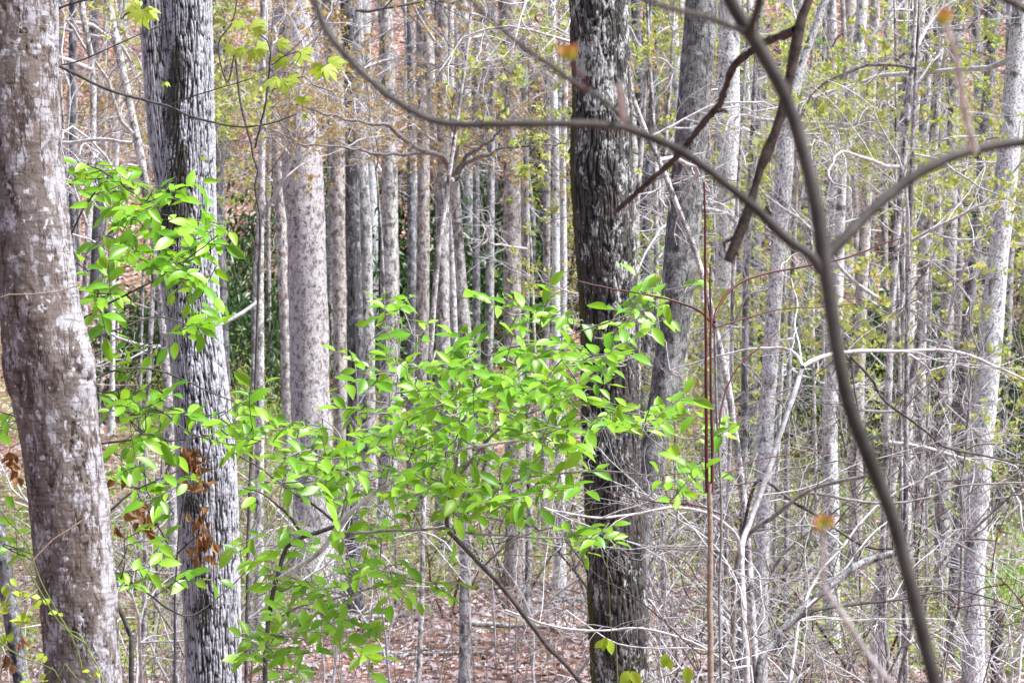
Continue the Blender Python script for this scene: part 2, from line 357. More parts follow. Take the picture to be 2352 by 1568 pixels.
# ------------------------------------------------------------------ shared branch meshes
def wander(p0, d0, length, n, rng, wig, up):
    pts = [np.array(p0, float)]; d = unit(d0); st = length / (n - 1)
    for k in range(n - 1):
        d = unit(d + np.array([rng.gauss(0, wig), rng.gauss(0, wig), rng.gauss(0, wig) + up])); pts.append(pts[-1] + d * st)
    return np.array(pts)
def make_branch(seed, length, r0, wig=.16, up=.03, nsec=10, nter=4, foliage=None, leaf=.06, nl=6, fine=True):
    """one limb with its twigs along +X; returns wood mesh and foliage mesh"""
    rng = random.Random(seed); mb = MB(); ends = []
    main = wander((0, 0, 0), (1, 0, rng.uniform(.1, .5)), length, 13, rng, wig, up)
    mb.tube(main, np.linspace(r0, r0 * .22, 13), 5)
    for k in range(nsec):
        t = rng.uniform(.15, 1); i = min(11, int(t * 12)); d = unit(main[i + 1] - main[i])
        sd_ = unit(np.cross(d, (rng.gauss(0, 1), rng.gauss(0, 1), rng.gauss(0, 1))))
        l2 = length * rng.uniform(.25, .55) * (1.15 - .6 * t)
        sec = wander(main[i], d * .7 + sd_ * rng.uniform(.6, 1.1), l2, 8, rng, wig * 1.2, up)
        mb.tube(sec, np.linspace(r0 * .42 * (1.1 - .5 * t), r0 * .12, 8), 4)
        ends.append(sec[-1])
        for q in range(nter):
            j = rng.randint(2, 6); d3 = unit(sec[j + 1] - sec[j]); s3 = unit(np.cross(d3, (rng.gauss(0, 1), rng.gauss(0, 1), rng.gauss(0, 1))))
            ter = wander(sec[j], d3 * .6 + s3, l2 * rng.uniform(.25, .6), 5, rng, wig * 1.4, up)
            mb.tube(ter, np.linspace(r0 * .16, r0 * .07, 5), 3); ends.append(ter[-1]); ends.append(ter[2])
    ends.append(main[-1])
    wood = mb
    fol = None
    if foliage:
        E = np.array(ends); E = E[np.random.default_rng(seed).random(len(E)) < foliage]
        g_ = np.random.default_rng(seed + 1); c = np.repeat(np.arange(len(E)), nl); k = len(c)
        pos = E[c] + g_.normal(0, leaf * .22, (k, 3))
        fol = leaf_quads(pos, g_.random(k) * 6.283, g_.uniform(.6, 1.3, k) * leaf, g_.normal(-.55, .5, k), g_, .5, .18)
    return wood, fol
WOOD = {'pale': [], 'grey': [], 'dark': []}; FINE = {'pale': [], 'grey': [], 'dark': []}; FOLS = {'orange': [], 'yellow': [], 'green': []}
for s in range(9):
    w, _ = make_branch(100 + s, 2.4, .022, wig=.17 + .02 * (s % 3), up=.045, nsec=11, nter=4)
    for k in WOOD: WOOD[k].append(w.build('branch', M['twig_' + k], mesh_only=True))
for s in range(6):
    w, _ = make_branch(180 + s, 2.4, .0085, wig=.12 + .02 * (s % 3), up=.03, nsec=8, nter=3)
    for k in FINE: FINE[k].append(w.build('twig', M['twig_' + k], mesh_only=True))
for kind, nv, dens, leaf, nl in (('orange', 6, .4, .08, 7), ('yellow', 6, .42, .08, 8), ('green', 4, .95, .085, 10)):
    for s in range(nv):
        w, f = make_branch(300 + s * 7 + len(kind) * 31, 2.3, .017, wig=.18, up=.02, nsec=11, nter=5, foliage=dens, leaf=leaf, nl=nl)
        wm = w.build('branch', M['twig_pale' if s % 2 else 'twig_grey'], mesh_only=True)
        fm = mesh_from('foliage', *f); fm.materials.append(M['fol_' + kind]); FOLS[kind].append((wm, fm))
def put_branch(root, at, az, elev, scale, kind, rng, fol=None, fine=False):
    loc = tuple(np.asarray(at) - np.array(root.location))
    if fol: wm, fm = rng.choice(FOLS[fol])
    else: wm, fm = rng.choice((FINE if fine else WOOD)[kind]), None
    o = link('twig' if fine else 'branch', wm, root, loc); o.rotation_euler = (rng.uniform(0, 6.28), -elev, az); o.scale = (scale,) * 3
    o.rotation_mode = 'XYZ'
    if fm: f = link('foliage', fm, o); f['kind'] = 'stuff'

# ------------------------------------------------------------------ trunks
def spine(d, spec, H, base_y=None, step=.12, wob=.02, taper=.55, rng=RNG):
    sp_ = sorted(spec, key=lambda t: -t[0])
    pts = np.array([P((a + b_) / 2., v, d) for v, a, b_ in sp_]); rr = np.array([px((b_ - a) / 2., d) for v, a, b_ in sp_])
    z = pts[:, 2]; y = pts[:, 1]; x = pts[:, 0]
    sb = (x[1] - x[0]) / (z[1] - z[0]); stp = (x[-1] - x[-2]) / (z[-1] - z[-2])
    g0 = gz(x[0], d); zl = g0 - .25
    if z[0] > zl:
        z = np.r_[zl, z]; x = np.r_[x[0] + sb * .6 * (zl - z[1]), x]; rr = np.r_[rr[0] * 1.05, rr]
    zt = g0 + H
    if z[-1] < zt:
        z = np.r_[z, zt]; x = np.r_[x, x[-1] + stp * .6 * (zt - z[-2])]; rr = np.r_[rr, rr[-1] * taper]
    Zs = np.arange(z[0], zt, step); Xs = np.interp(Zs, z, x); Rs = np.interp(Zs, z, rr)
    kk = max(3, int(.26 / step)); ker = np.hanning(kk + 2)[1:-1]; ker /= ker.sum()
    def sm(a): return np.convolve(np.pad(a, (kk // 2, kk - 1 - kk // 2), 'reflect', reflect_type='odd'), ker, 'valid')
    Xs = sm(Xs); Rs = np.maximum(.01, sm(Rs)); Ys = np.full(len(Zs), float(d))
    ph = rng.uniform(0, 60); q = np.stack([Zs * .7 + ph, np.full(len(Zs), ph), Zs * 0], 1)
    Xs = Xs + (vnoise(q) - .5) * wob * 2; Ys = Ys + (vnoise(q + 5) - .5) * wob * 3
    Rs = Rs * (1 + .55 * np.exp(-np.clip(Zs - g0, 0, 9) / .22))
    return np.stack([Xs, Ys, Zs], 1), Rs, g0
def ring_mesh(C, R, sides, disp=None, attrs=None, shape=None):
    n = len(C); th = np.arange(sides) * 2 * math.pi / sides
    A, B_ = np.meshgrid(np.arange(n), th, indexing='ij'); R2 = R[:, None] * np.ones(sides)[None]
    if shape is not None: R2 = R2 * shape(C[:, 2][:, None], th[None, :])
    cs, sn = np.cos(th)[None, :], np.sin(th)[None, :]
    if disp is not None:
        dv, at = disp(np.stack([(R2 * cs).ravel(), (R2 * sn).ravel(), np.repeat(C[:, 2], sides)], 1), np.tile(th, n))
        R2 = R2 + dv.reshape(n, sides)
    else: at = None
    V = np.stack([C[:, 0][:, None] + R2 * cs, C[:, 1][:, None] + R2 * sn, C[:, 2][:, None] + 0 * R2], 2).reshape(-1, 3)
    return V, grid_faces(n, sides), at
def simple_trunk(root, C, R, mat, sides=12, seed=0):
    ph = seed * 3.7
    def disp(p, th):
        q = p * np.array([5, 5, 1.6]) + ph
        return (vnoise(q) - .5) * .18 * np.repeat(R, sides) + (vnoise(q * 4) - .5) * .07 * np.repeat(R, sides), None
    V, F, _ = ring_mesh(C, R, sides, disp)
    me = mesh_from('trunk', V - np.array(root.location), F); me.materials.append(mat); return link('trunk', me, root)
def tree(d, spec, label, bark, H=15, group=None, nb=7, bk='pale', fol=None, name='tree', sides=14, step=.15, lo=2., hi=None, sc=1., seed=None, cat='tree'):
    rng = random.Random(seed if seed is not None else int(d * 97 + spec[0][1]))
    C, R, g0 = spine(d, spec, H, step=step, rng=rng)
    root = thing(name, label, cat, (C[0][0], d, g0), group)
    simple_trunk(root, C, R, M[bark], sides, rng.random() * 20)
    hi = hi or H * .95
    for k in range(nb):
        h = lo + (hi - lo) * (k + rng.random()) / nb; i = int(np.clip(np.searchsorted(C[:, 2], g0 + h), 0, len(C) - 1))
        az = rng.uniform(0, 6.28); p = C[i] + .5 * R[i] * np.array([math.cos(az), math.sin(az), 0])
        put_branch(root, p, az, rng.uniform(.1, .8), sc * rng.uniform(.6, 1.15), bk, rng, fol if (fol and rng.random() < .8) else None)
    return root

# --- near trunks with modelled bark
def d_smooth(R0, knots):
    def f(p, th):
        n = fbm(p * np.array([70, 70, 45.]), 3); lo_ = fbm(p * np.array([14, 14, 5.]) + 9, 2)
        cr = np.abs(2 * vnoise(p * np.array([19, 19, 3.2]) + 3 + (n[:, None] - .5) * 1.1) - 1); crack = np.clip(1.1 - cr / .075, 0, 1) * np.clip((vnoise(p * np.array([16, 16, 7.]) + 21) - .45) * 5, 0, 1)
        hz = np.abs(2 * vnoise(p * np.array([22, 22, 130.]) + 30) - 1); lent = np.clip(1 - hz / .22, 0, 1) * .5
        dv = (n - .5) * .0032 + (lo_ - .5) * .014 - crack * .004 - lent * .0012
        kn = 0
        for (kz, kth, kr, ka) in knots:
            dt = np.angle(np.exp(1j * (th - kth))) * R0; rr = np.sqrt(dt ** 2 + ((p[:, 2] - kz) * .8) ** 2) / kr
            dv = dv + ka * np.exp(-rr ** 2) - ka * .8 * np.exp(-((rr - .85) / .16) ** 2) * .4; kn = kn + np.exp(-rr ** 2) * .5
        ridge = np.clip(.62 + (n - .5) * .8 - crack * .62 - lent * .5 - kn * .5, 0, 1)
        patch = fbm(p * np.array([46, 46, 28.]) + 44, 3) * .78 + .08 + .2 * np.exp(-(np.angle(np.exp(1j * (th + .2))) / .6) ** 2)  # lichen blotches, plus skylight painted in as a paler right flank
        return dv, {'ridge': ridge, 'patch': patch}
    return f
def d_ridged(mossth, mz):
    def f(p, th):
        w = (fbm(p * np.array([30, 30, 9.]) + 2, 2)[:, None] - .5) * 1.0
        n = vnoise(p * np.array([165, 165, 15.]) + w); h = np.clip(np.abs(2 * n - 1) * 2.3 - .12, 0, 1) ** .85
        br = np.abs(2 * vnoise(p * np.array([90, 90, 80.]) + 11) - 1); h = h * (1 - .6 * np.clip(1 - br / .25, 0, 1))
        fi = fbm(p * 150., 2)
        dv = (h - .5) * .008 + (fi - .5) * .003
        patch = fbm(p * np.array([20, 20, 10.]) + 14, 3) * .6 + h * .2
        mo = np.exp(-(np.angle(np.exp(1j * (th - mossth))) / .8) ** 2) * mz(p[:, 2]) * (fbm(p * np.array([12, 12, 4.]) + 7, 3) * 1.5)
        return dv, {'ridge': h, 'patch': patch, 'moss': mo}
    return f
def d_plated(mossth, mz):
    def f(p, th):
        w = (fbm(p * np.array([16, 16, 8.]), 2)[:, None] - .5) * .9
        f1, f2, idv = worley(p * np.array([84, 84, 30.]) + 50 + w * 2.2); e = np.clip((f2 - f1) * 2.2 + .25 * (fbm(p * 60. + 3, 2) - .3), 0, 1)
        big = np.clip(np.abs(2 * vnoise(p * np.array([78, 78, 12.]) + 8 + w * 1.3) - 1) * 2.2 - .06, 0, 1)
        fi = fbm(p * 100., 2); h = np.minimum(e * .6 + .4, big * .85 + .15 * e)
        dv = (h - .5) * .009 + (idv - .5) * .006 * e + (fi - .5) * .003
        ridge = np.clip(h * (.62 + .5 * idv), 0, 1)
        patch = fbm(p * np.array([22, 22, 11.]) + 60, 3) * .62 + fbm(p * np.array([70, 70, 45.]) + 31, 2) * .34 + (idv - .5) * .25 * e - .03 + .1 * (p[:, 2] > zv(260, 11.))
        mo = np.exp(-(np.angle(np.exp(1j * (th - mossth))) / .55) ** 2) * mz(p[:, 2]) * (fbm(p * np.array([10, 10, 4.]) + 17, 3) * 1.7)
        return dv, {'ridge': ridge, 'patch': patch, 'moss': mo}
    return f
def near_tree(d, spec, label, mat, disp, sides, zlo, zhi, fine, H=12, name='tree', nb=5, seed=1, lo=5, extra=None):
    rng = random.Random(seed)
    C, R, g0 = spine(d, spec, H, step=.05, rng=rng)
    zs = np.r_[np.arange(C[0, 2], zlo, .05), np.arange(zlo, zhi, fine), np.arange(zhi, C[-1, 2], .1)]
    C2 = np.stack([np.interp(zs, C[:, 2], C[:, 0]), np.interp(zs, C[:, 2], C[:, 1]), zs], 1); R2 = np.interp(zs, C[:, 2], R)
    root = thing(name, label, 'tree', (C[0][0], d, g0))
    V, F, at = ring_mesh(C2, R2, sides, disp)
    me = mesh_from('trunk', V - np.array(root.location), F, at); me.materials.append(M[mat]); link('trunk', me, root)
    for k in range(nb):
        h = lo + (H - lo) * (k + .5) / nb; i = int(np.clip(np.searchsorted(C[:, 2], g0 + h), 0, len(C) - 1)); az = rng.uniform(0, 6.28)
        put_branch(root, C[i] + .5 * R[i] * np.array([math.cos(az), math.sin(az), 0]), az, rng.uniform(.3, .8), rng.uniform(.8, 1.2), 'grey', rng)
    return root
def zv(v, d): return P(1176, v, d)[2]
D1 = 6.5
knots = [(zv(50, D1), -1.9, .035, .010), (zv(820, D1), -.35, .06, .018), (zv(735, D1), -1.5, .03, .006), (zv(680, D1), -1.75, .03, .005), (zv(860, D1), -2.7, .07, .014)]
near_tree(D1, [(0, -48, 138), (300, -42, 144), (500, -26, 160), (700, -2, 180), (784, 4, 196), (840, 12, 212), (900, 22, 212), (1000, 40, 216), (1200, 64, 245), (1400, 84, 262), (1568, 95, 268)],
          'smooth pinkish brown trunk spotted with white lichen in front of leafy saplings', 'near1', d_smooth(.11, knots), 260, zv(1600, D1), zv(-30, D1), .0037, seed=3)
D2 = 10.5
def band(z, v0, v1, d, soft=.12):
    a, b_ = zv(v0, d), zv(v1, d); return np.clip((z - a) / soft + .5, 0, 1) * np.clip((b_ - z) / soft + .5, 0, 1)
mz2 = lambda z: .8 * band(z, 1450, 1080, D2, .3) + 1.0 * band(z, 640, 60, D2, .5)
near_tree(D2, [(-100, 378, 488), (0, 382, 490), (200, 384, 495), (300, 376, 497), (420, 368, 498), (600, 366, 502), (784, 392, 515), (900, 404, 530), (1050, 410, 546), (1200, 415, 552), (1400, 424, 553), (1568, 428, 552)],
          'pale trunk with deep vertical furrows, its smaller twin stem joined on one side', 'near2', d_ridged(-1.9, mz2), 360, zv(1600, D2), zv(-30, D2), .006, seed=5)
root2 = bpy.data.objects['tree.001']
C, R, _ = spine(D2, [(-300, 308, 376), (-100, 318, 386), (0, 326, 394), (150, 336, 402), (300, 346, 408), (400, 358, 416), (520, 378, 430)], 11, step=.05)
zs = np.arange(zv(560, D2), zv(560, D2) + 6, .012); C2 = np.stack([np.interp(zs, C[:, 2], C[:, 0]), np.interp(zs, C[:, 2], C[:, 1]) - .02, zs], 1); R2 = np.interp(zs, C[:, 2], R)
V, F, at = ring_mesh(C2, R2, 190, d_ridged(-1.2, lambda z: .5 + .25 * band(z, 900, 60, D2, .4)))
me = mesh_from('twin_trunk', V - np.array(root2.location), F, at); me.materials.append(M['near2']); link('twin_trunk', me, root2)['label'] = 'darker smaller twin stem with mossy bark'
D3 = 11.0
mz3 = lambda z: np.clip(.72 + .6 * band(z, 480, 230, D3, .3) + .6 * band(z, 3000, 1130, D3, .3) + .3 * band(z, 900, 660, D3, .3), 0, 1)
near_tree(D3, [(-100, 1308, 1442), (0, 1310, 1445), (200, 1315, 1448), (300, 1310, 1450), (380, 1307, 1452), (500, 1314, 1458), (650, 1328, 1462), (800, 1336, 1470), (1000, 1340, 1472), (1200, 1350, 1482), (1400, 1352, 1490), (1568, 1358, 1488)],
          'dark flaky barked trunk with moss down one edge, rising behind the leafy sapling', 'near3', d_plated(math.pi + .1, mz3), 330, zv(1600, D3), zv(-30, D3), .006, seed=7)

# --- trunks behind, one by one
tree(16, [(-50, 1584, 1656), (0, 1581, 1654), (400, 1548, 1626), (600, 1528, 1603), (784, 1508, 1580), (1034, 1476, 1534), (1284, 1430, 1496)], 'blue grey fine barked trunk leaning in behind the dark flaky trunk', 'bark_blue', sides=28, step=.06, nb=5, lo=6, bk='grey')
tree(22, [(-50, 1654, 1702), (400, 1647, 1700), (784, 1637, 1680), (1200, 1634, 1674), (1500, 1630, 1668)], 'straight chalk white trunk behind the two dark red shoots', 'bark_white', sides=18, nb=5, lo=5)
tree(18, [(0, 2322, 2364), (280, 2292, 2344), (550, 2272, 2322), (784, 2246, 2304), (984, 2232, 2288), (1184, 2222, 2272), (1384, 2212, 2264), (1568, 2210, 2262)], 'white blotchy leaning trunk standing past the right thicket', 'bark_white', sides=24, step=.08, nb=6, lo=4.5)
tree(30, [(-50, 622, 712), (0, 625, 713), (400, 653, 743), (784, 666, 756), (1000, 672, 762), (1350, 678, 770)], 'wide pinkish trunk speckled white, thickest of the trees beyond the saplings', 'bark_mottled', sides=24, step=.1, nb=5, lo=8)
tree(36, [(0, 740, 782), (400, 756, 792), (784, 765, 796), (1250, 770, 800)], 'pinkish slim trunk right beside the thick speckled trunk', 'bark_pink', nb=6, lo=6)
tree(28, [(0, 784, 818), (400, 794, 826), (784, 797, 832), (1100, 795, 830), (1380, 788, 828)], 'dark bluish furrowed trunk beside the pinkish slim trunk', 'bark_dark', nb=6, lo=5, bk='dark')
tree(38, [(0, 808, 834), (400, 824, 848), (784, 829, 863), (1200, 834, 868)], 'light grey trunk close behind the dark bluish furrowed trunk', 'bark_pale', nb=6, lo=6)
tree(36, [(0, 872, 902), (400, 876, 913), (784, 872, 916), (1200, 868, 914)], 'pale straight trunk rising behind the leafy sapling top', 'bark_pale', nb=6, lo=5)
tree(41, [(0, 934, 950), (400, 937, 957), (784, 936, 958), (1150, 934, 958)], 'thin brown grey trunk between two straight pale trunks', 'bark_grey', nb=5, lo=5)
tree(36, [(0, 957, 984), (400, 956, 985), (784, 955, 986), (1200, 952, 986)], 'straight pinkish grey trunk next to a thin brown one', 'bark_pink', nb=6, lo=6)
tree(33, [(0, 998, 1028), (300, 1001, 1030), (784, 1004, 1035), (1250, 1006, 1040)], 'clean pale trunk left of the forked dogwood', 'bark_pale', nb=5, lo=6)
tree(45, [(0, 1090, 1104), (400, 1088, 1103), (784, 1086, 1104), (1100, 1082, 1102)], 'thin grey trunk in the dark gap behind the dogwood', 'bark_grey', nb=5, lo=5)
tree(40, [(0, 1128, 1142), (400, 1118, 1134), (784, 1112, 1132), (1100, 1106, 1128)], 'slim pale trunk leaning in the gap behind the dogwood', 'bark_pale', nb=5, lo=5)
tree(30, [(-50, 1142, 1186), (0, 1143, 1187), (400, 1155, 1193), (784, 1158, 1200), (1300, 1160, 1206)], 'stout pinkish grey trunk between the dogwood and the dark flaky trunk', 'bark_pink', sides=18, nb=5, lo=7)
tree(30, [(0, 1262, 1280), (400, 1267, 1284), (784, 1270, 1290), (1300, 1274, 1298)], 'whitish stem, one of a close pair beside the dark flaky trunk', 'bark_white', nb=5, lo=5, seed=61)
tree(30.6, [(0, 1290, 1304), (400, 1288, 1302), (784, 1284, 1300), (1300, 1276, 1298)], 'thinner whitish stem crossing its twin beside the dark flaky trunk', 'bark_white', nb=5, lo=5, seed=62)
tree(27, [(0, 1196, 1206), (400, 1200, 1212), (784, 1204, 1216), (1300, 1206, 1222)], 'very thin pale trunk close beside the stout pinkish grey one', 'bark_pale', nb=4, lo=4)
tree(38, [(0, 606, 634), (400, 626, 652), (784, 643, 670), (1200, 655, 684)], 'pinkish trunk half hidden behind the thick speckled trunk', 'bark_pink', nb=6, lo=6)
tree(25, [(300, 596, 612), (784, 588, 606), (1100, 586, 606), (1400, 584, 606)], 'slim pale stem between furrowed pale trunk and thick speckled trunk', 'bark_pale', nb=6, lo=3.5, H=9)
tree(31, [(0, 482, 510), (600, 492, 518), (784, 500, 524), (1300, 516, 542)], 'grey trunk peeping out behind the furrowed pale trunk', 'bark_grey', nb=6, lo=5)
tree(24, [(0, 158, 174), (300, 156, 172), (784, 160, 178), (1300, 164, 184)], 'straight slim grey trunk just past the lichen spotted trunk', 'bark_grey', nb=5, lo=4)
tree(21, [(-40, 178, 192), (30, 182, 196), (150, 208, 222), (300, 206, 222), (600, 190, 206), (900, 180, 198)], 'crooked pale sapling bending behind the lichen spotted trunk', 'bark_pale', nb=5, lo=3, H=9)
tree(23, [(-40, 226, 244), (0, 238, 256), (125, 262, 280), (250, 290, 308), (350, 312, 332), (600, 352, 372), (900, 372, 394)], 'slanting pale trunk leaning toward the furrowed twin trunk', 'bark_pale', nb=6, lo=4, H=10)
tree(25, [(0, 1964, 1990), (200, 1946, 1974), (300, 1934, 1960), (392, 1922, 1942), (784, 1898, 1930), (1284, 1890, 1926)], 'white mottled trunk behind the blurred stem, bowed near its middle', 'bark_white', sides=18, nb=6, lo=4, fol='yellow')
tree(31, [(0, 1998, 2022), (200, 1986, 2010), (784, 1962, 1990), (1200, 1950, 1980)], 'pinkish grey trunk beside the bowed white mottled trunk', 'bark_pink', nb=6, lo=5, fol='yellow')
tree(33, [(0, 2100, 2124), (300, 2088, 2110), (784, 2072, 2100), (1150, 2064, 2094)], 'tan grey trunk, left of a close pair on the slope', 'bark_pink', nb=6, lo=5, fol='yellow', seed=71)
tree(33.5, [(0, 2122, 2144), (300, 2110, 2132), (784, 2104, 2128), (1150, 2100, 2124)], 'pale trunk close against a tan grey trunk on the slope', 'bark_pale', nb=6, lo=5, fol='yellow', seed=72)
tree(28, [(0, 2188, 2214), (392, 2172, 2200), (784, 2156, 2190), (1184, 2148, 2184)], 'smooth light grey trunk left of the white blotchy leaning trunk', 'bark_pale', nb=6, lo=5)
tree(24, [(0, 2270, 2296), (784, 2206, 2236), (1000, 2196, 2228), (1400, 2178, 2212)], 'grey brown trunk half hidden behind the white blotchy leaning trunk', 'bark_grey', nb=5, lo=5)
tree(18, [(-60, 1916, 1934), (0, 1890, 1908), (150, 1834, 1852), (210, 1808, 1840), (270, 1788, 1828), (400, 1776, 1820), (600, 1768, 1800), (784, 1752, 1788), (1000, 1742, 1776), (1300, 1736, 1768), (1568, 1730, 1764)], 'white and grey mottled trunk bending away near its top, behind thicket', 'bark_white', sides=22, step=.07, nb=5, lo=6)
tree(22, [(300, 2140, 2158), (784, 2100, 2120), (909, 2074, 2096), (984, 2056, 2078), (1134, 2036, 2056), (1284, 2016, 2038)], 'slanted tan trunk crossing behind the blurred stem', 'bark_pale', nb=6, lo=3, H=8)
tree(44, [(0, 1736, 1756), (784, 1720, 1742), (1150, 1716, 1742)], 'grey trunk seen between the chalk white and the mottled trunks', 'bark_grey', nb=6, lo=5, fol='yellow')
tree(30, [(0, 1500, 1516), (500, 1478, 1496), (900, 1470, 1488)], 'slim grey trunk in the gap beside the dark flaky trunk', 'bark_grey', nb=6, lo=5, fol='yellow')
tree(9.3, [(1100, -30, -6), (1190, -18, 16), (1300, -4, 34), (1450, 18, 56), (1568, 36, 74), (1700, 50, 88)], 'thin grey leaning trunk behind the lichen spotted trunk', 'bark_grey', H=6, nb=3, lo=4, bk='grey', sides=20, step=.05)
tree(13, [(-60, 1424, 1434), (225, 1445, 1457), (285, 1470, 1482), (340, 1490, 1503), (395, 1519, 1533), (480, 1549, 1563), (550, 1579, 1593), (630, 1604, 1618), (700, 1620, 1634), (900, 1660, 1676), (1200, 1700, 1718)], 'thin bare leaning sapling crossing the blue grey trunk', 'bark_pale', H=5.5, nb=5, lo=3.4, sides=10, step=.06, sc=.6, name='leaning_sapling')

# dogwood with a forked flat top
d = 22
C, R, g0 = spine(d, [(400, 1030, 1053), (560, 1042, 1064), (784, 1052, 1084), (1100, 1056, 1084), (1400, 1056, 1082)], P(0, 398, d)[2] - gz(P(1040, 398, d)[0], d), step=.08, taper=1., wob=.004)
root = thing('dogwood_tree', 'small grey dogwood whose trunk forks into a flat spreading top', 'tree', (C[0][0], d, g0))
simple_trunk(root, C, R, M['bark_pale'], 12, 3)
rg = random.Random(4)
for uv, w in (([(1042, 402), (1036, 385), (1022, 360), (1000, 348), (960, 345), (920, 325), (870, 292), (800, 288), (700, 265), (600, 250)], 13), ([(1042, 402), (1052, 375), (1075, 350), (1092, 330), (1120, 290), (1150, 250)], 10),
              ([(1046, 400), (1070, 385), (1110, 365), (1160, 345), (1230, 335), (1300, 330)], 9), ([(1042, 400), (1040, 360), (1050, 330), (1040, 280), (1055, 200), (1050, 120)], 8), ([(1000, 348), (940, 350), (880, 345), (800, 330), (720, 325), (640, 300), (560, 285)], 7)):
    c = traced(uv, d, d + rg.uniform(-1.5, 1), wig=.012); mb = MB(); mb.tube(c, np.linspace(px(w, d) * .6, px(3, d) * .5, len(c)), 6); o = mb.build('limb', M['twig_grey'], root)
    for k in range(9):
        i = rg.randint(len(c) // 3, len(c) - 1); put_branch(root, c[i], rg.uniform(0, 6.28), rg.uniform(-.1, .9), rg.uniform(.25, .5), 'grey', rg, 'orange' if rg.random() < .55 else None)

# landmarks that labels of look-alikes lean on
ANCH = [(1400, 11, 'dark flaky trunk'), (1560, 16, 'blue grey trunk'), (1660, 22, 'chalk white trunk'), (2250, 18, 'white blotchy trunk'), (710, 30, 'thick speckled trunk'), (810, 28, 'dark bluish trunk'), (1065, 22, 'forked dogwood'), (1175, 30, 'stout pinkish trunk'), (1285, 30, 'whitish stem pair'), (360, 23, 'slanting pale trunk'), (596, 25, 'slim pale stem'), (895, 36, 'pale straight trunk'), (1910, 25, 'bowed white mottled trunk'), (2095, 33, 'tan grey trunk pair'), (2170, 28, 'smooth light grey trunk'), (2050, 22, 'slanted tan trunk'), (1760, 18, 'mottled bending trunk'), (470, 10.5, 'furrowed twin trunk'), (150, 6.5, 'lichen spotted trunk')]
def near_what(u, d, ray=False):
    if ray: a = min(ANCH, key=lambda t: abs(t[0] - u))
    else: a = min(ANCH, key=lambda t: ((t[0] - 1176) / FPX * t[1] - (u - 1176) / FPX * d) ** 2 + .5 * (t[1] - d) ** 2)
    return ('behind the ' if d > a[1] + 1.5 else 'in front of the ' if d < a[1] - 1.5 else 'beside the ') + a[2]
# --- woods beyond: every trunk a tree
KIND = [('bark_pale', 'pale grey trunk'), ('bark_pink', 'pinkish trunk'), ('bark_grey', 'grey brown trunk'), ('bark_white', 'whitish trunk'), ('bark_dark', 'dark trunk')]
rg = random.Random(77); used = []
def rand_tree(y0, y1, n, where, rmin, rmax, Hr, nb):
    c = 0; tries = 0
    while c < n and tries < n * 30:
        tries += 1
        d = rg.uniform(y0, y1); u = rg.uniform(-420, 2770)
        if any(abs(u - a) < 24 and abs(d - b_) < 9 for a, b_ in used): continue
        used.append((u, d)); c += 1
        w = rg.uniform(rmin, rmax) / d * FPX * (2 if u > 1400 or d > 72 else 1.5); ln = rg.gauss(0, 22)
        k = rg.choices(range(5), (5, 4, 3, 2, .8))[0]
        f = None; r = rg.random()
        if u > 1400: f = 'yellow' if r < .34 else ('green' if r < .45 else ('orange' if r < .55 else None))
        elif d > 55: f = 'orange' if r < .3 else ('yellow' if r < .33 else None)
        gv = {'yellow': ' with yellow green twigs', 'orange': ' with orange brown leaves', 'green': ' with fresh green leaves', None: ' with bare twigs'}[f]
        bent = rg.gauss(0, 8)
        tree(d, [(0, u + ln - w * .45, u + ln + w * .45), (500, u + bent - w * .5, u + bent + w * .5), (900, u - w * .52, u + w * .52)], KIND[k][1].replace('trunk', ('thin ' if w < .22 * FPX / d else 'stout ') + ('high hillside ' if d > 72.5 else 'hillside ' if d > 55 else '') + 'trunk') + gv + ' ' + near_what(u, d, True), KIND[k][0], H=rg.uniform(*Hr),
             group='woodland trees ' + where, nb=nb if u > 1400 else nb - 1, lo=1.5 if u > 1400 else 4.5, bk=rg.choice(['pale', 'pale', 'grey', 'dark']), fol=f, sides=9, step=.3, seed=rg.random(), sc=rg.uniform(.8, 1.2))
rand_tree(34, 55, 38, 'on the flat below the hillside', .05, .12, (8, 13), 6)
rand_tree(56, 72, 95, 'on the leafy hillside', .07, .19, (11, 15), 5)
rand_tree(73, 92, 40, 'high on the far hillside', .10, .2, (10, 14), 4)
# thin understory saplings
rg = random.Random(501)
for k in range(34):
    d = rg.uniform(17, 34); u = rg.uniform(80, 2600) if k % 3 else rg.uniform(1500, 2500); w = rg.uniform(.012, .03) * FPX / d * 2; ln = rg.gauss(0, 60)
    f = ('yellow' if rg.random() < .7 else None) if u > 1400 else ('orange' if rg.random() < .85 else 'yellow')
    tree(d, [(100, u + ln - w * .3, u + ln + w * .3), (600, u + ln * .3 - w * .5, u + ln * .3 + w * .5), (1200, u - w * .5, u + w * .5)], 'thin understory sapling ' + {'yellow': 'opening yellow green leaves', 'orange': 'opening orange brown leaves', None: 'still bare'}[f] + ' ' + near_what(u, d),
         'bark_pale', H=rg.uniform(6, 8), group='understory saplings', nb=7 if u > 1400 else 7, lo=2.2 if u > 1400 else 4.9, bk='pale', fol=f, sides=7, step=.2, seed=rg.random(), sc=.75, name='sapling', cat='sapling')

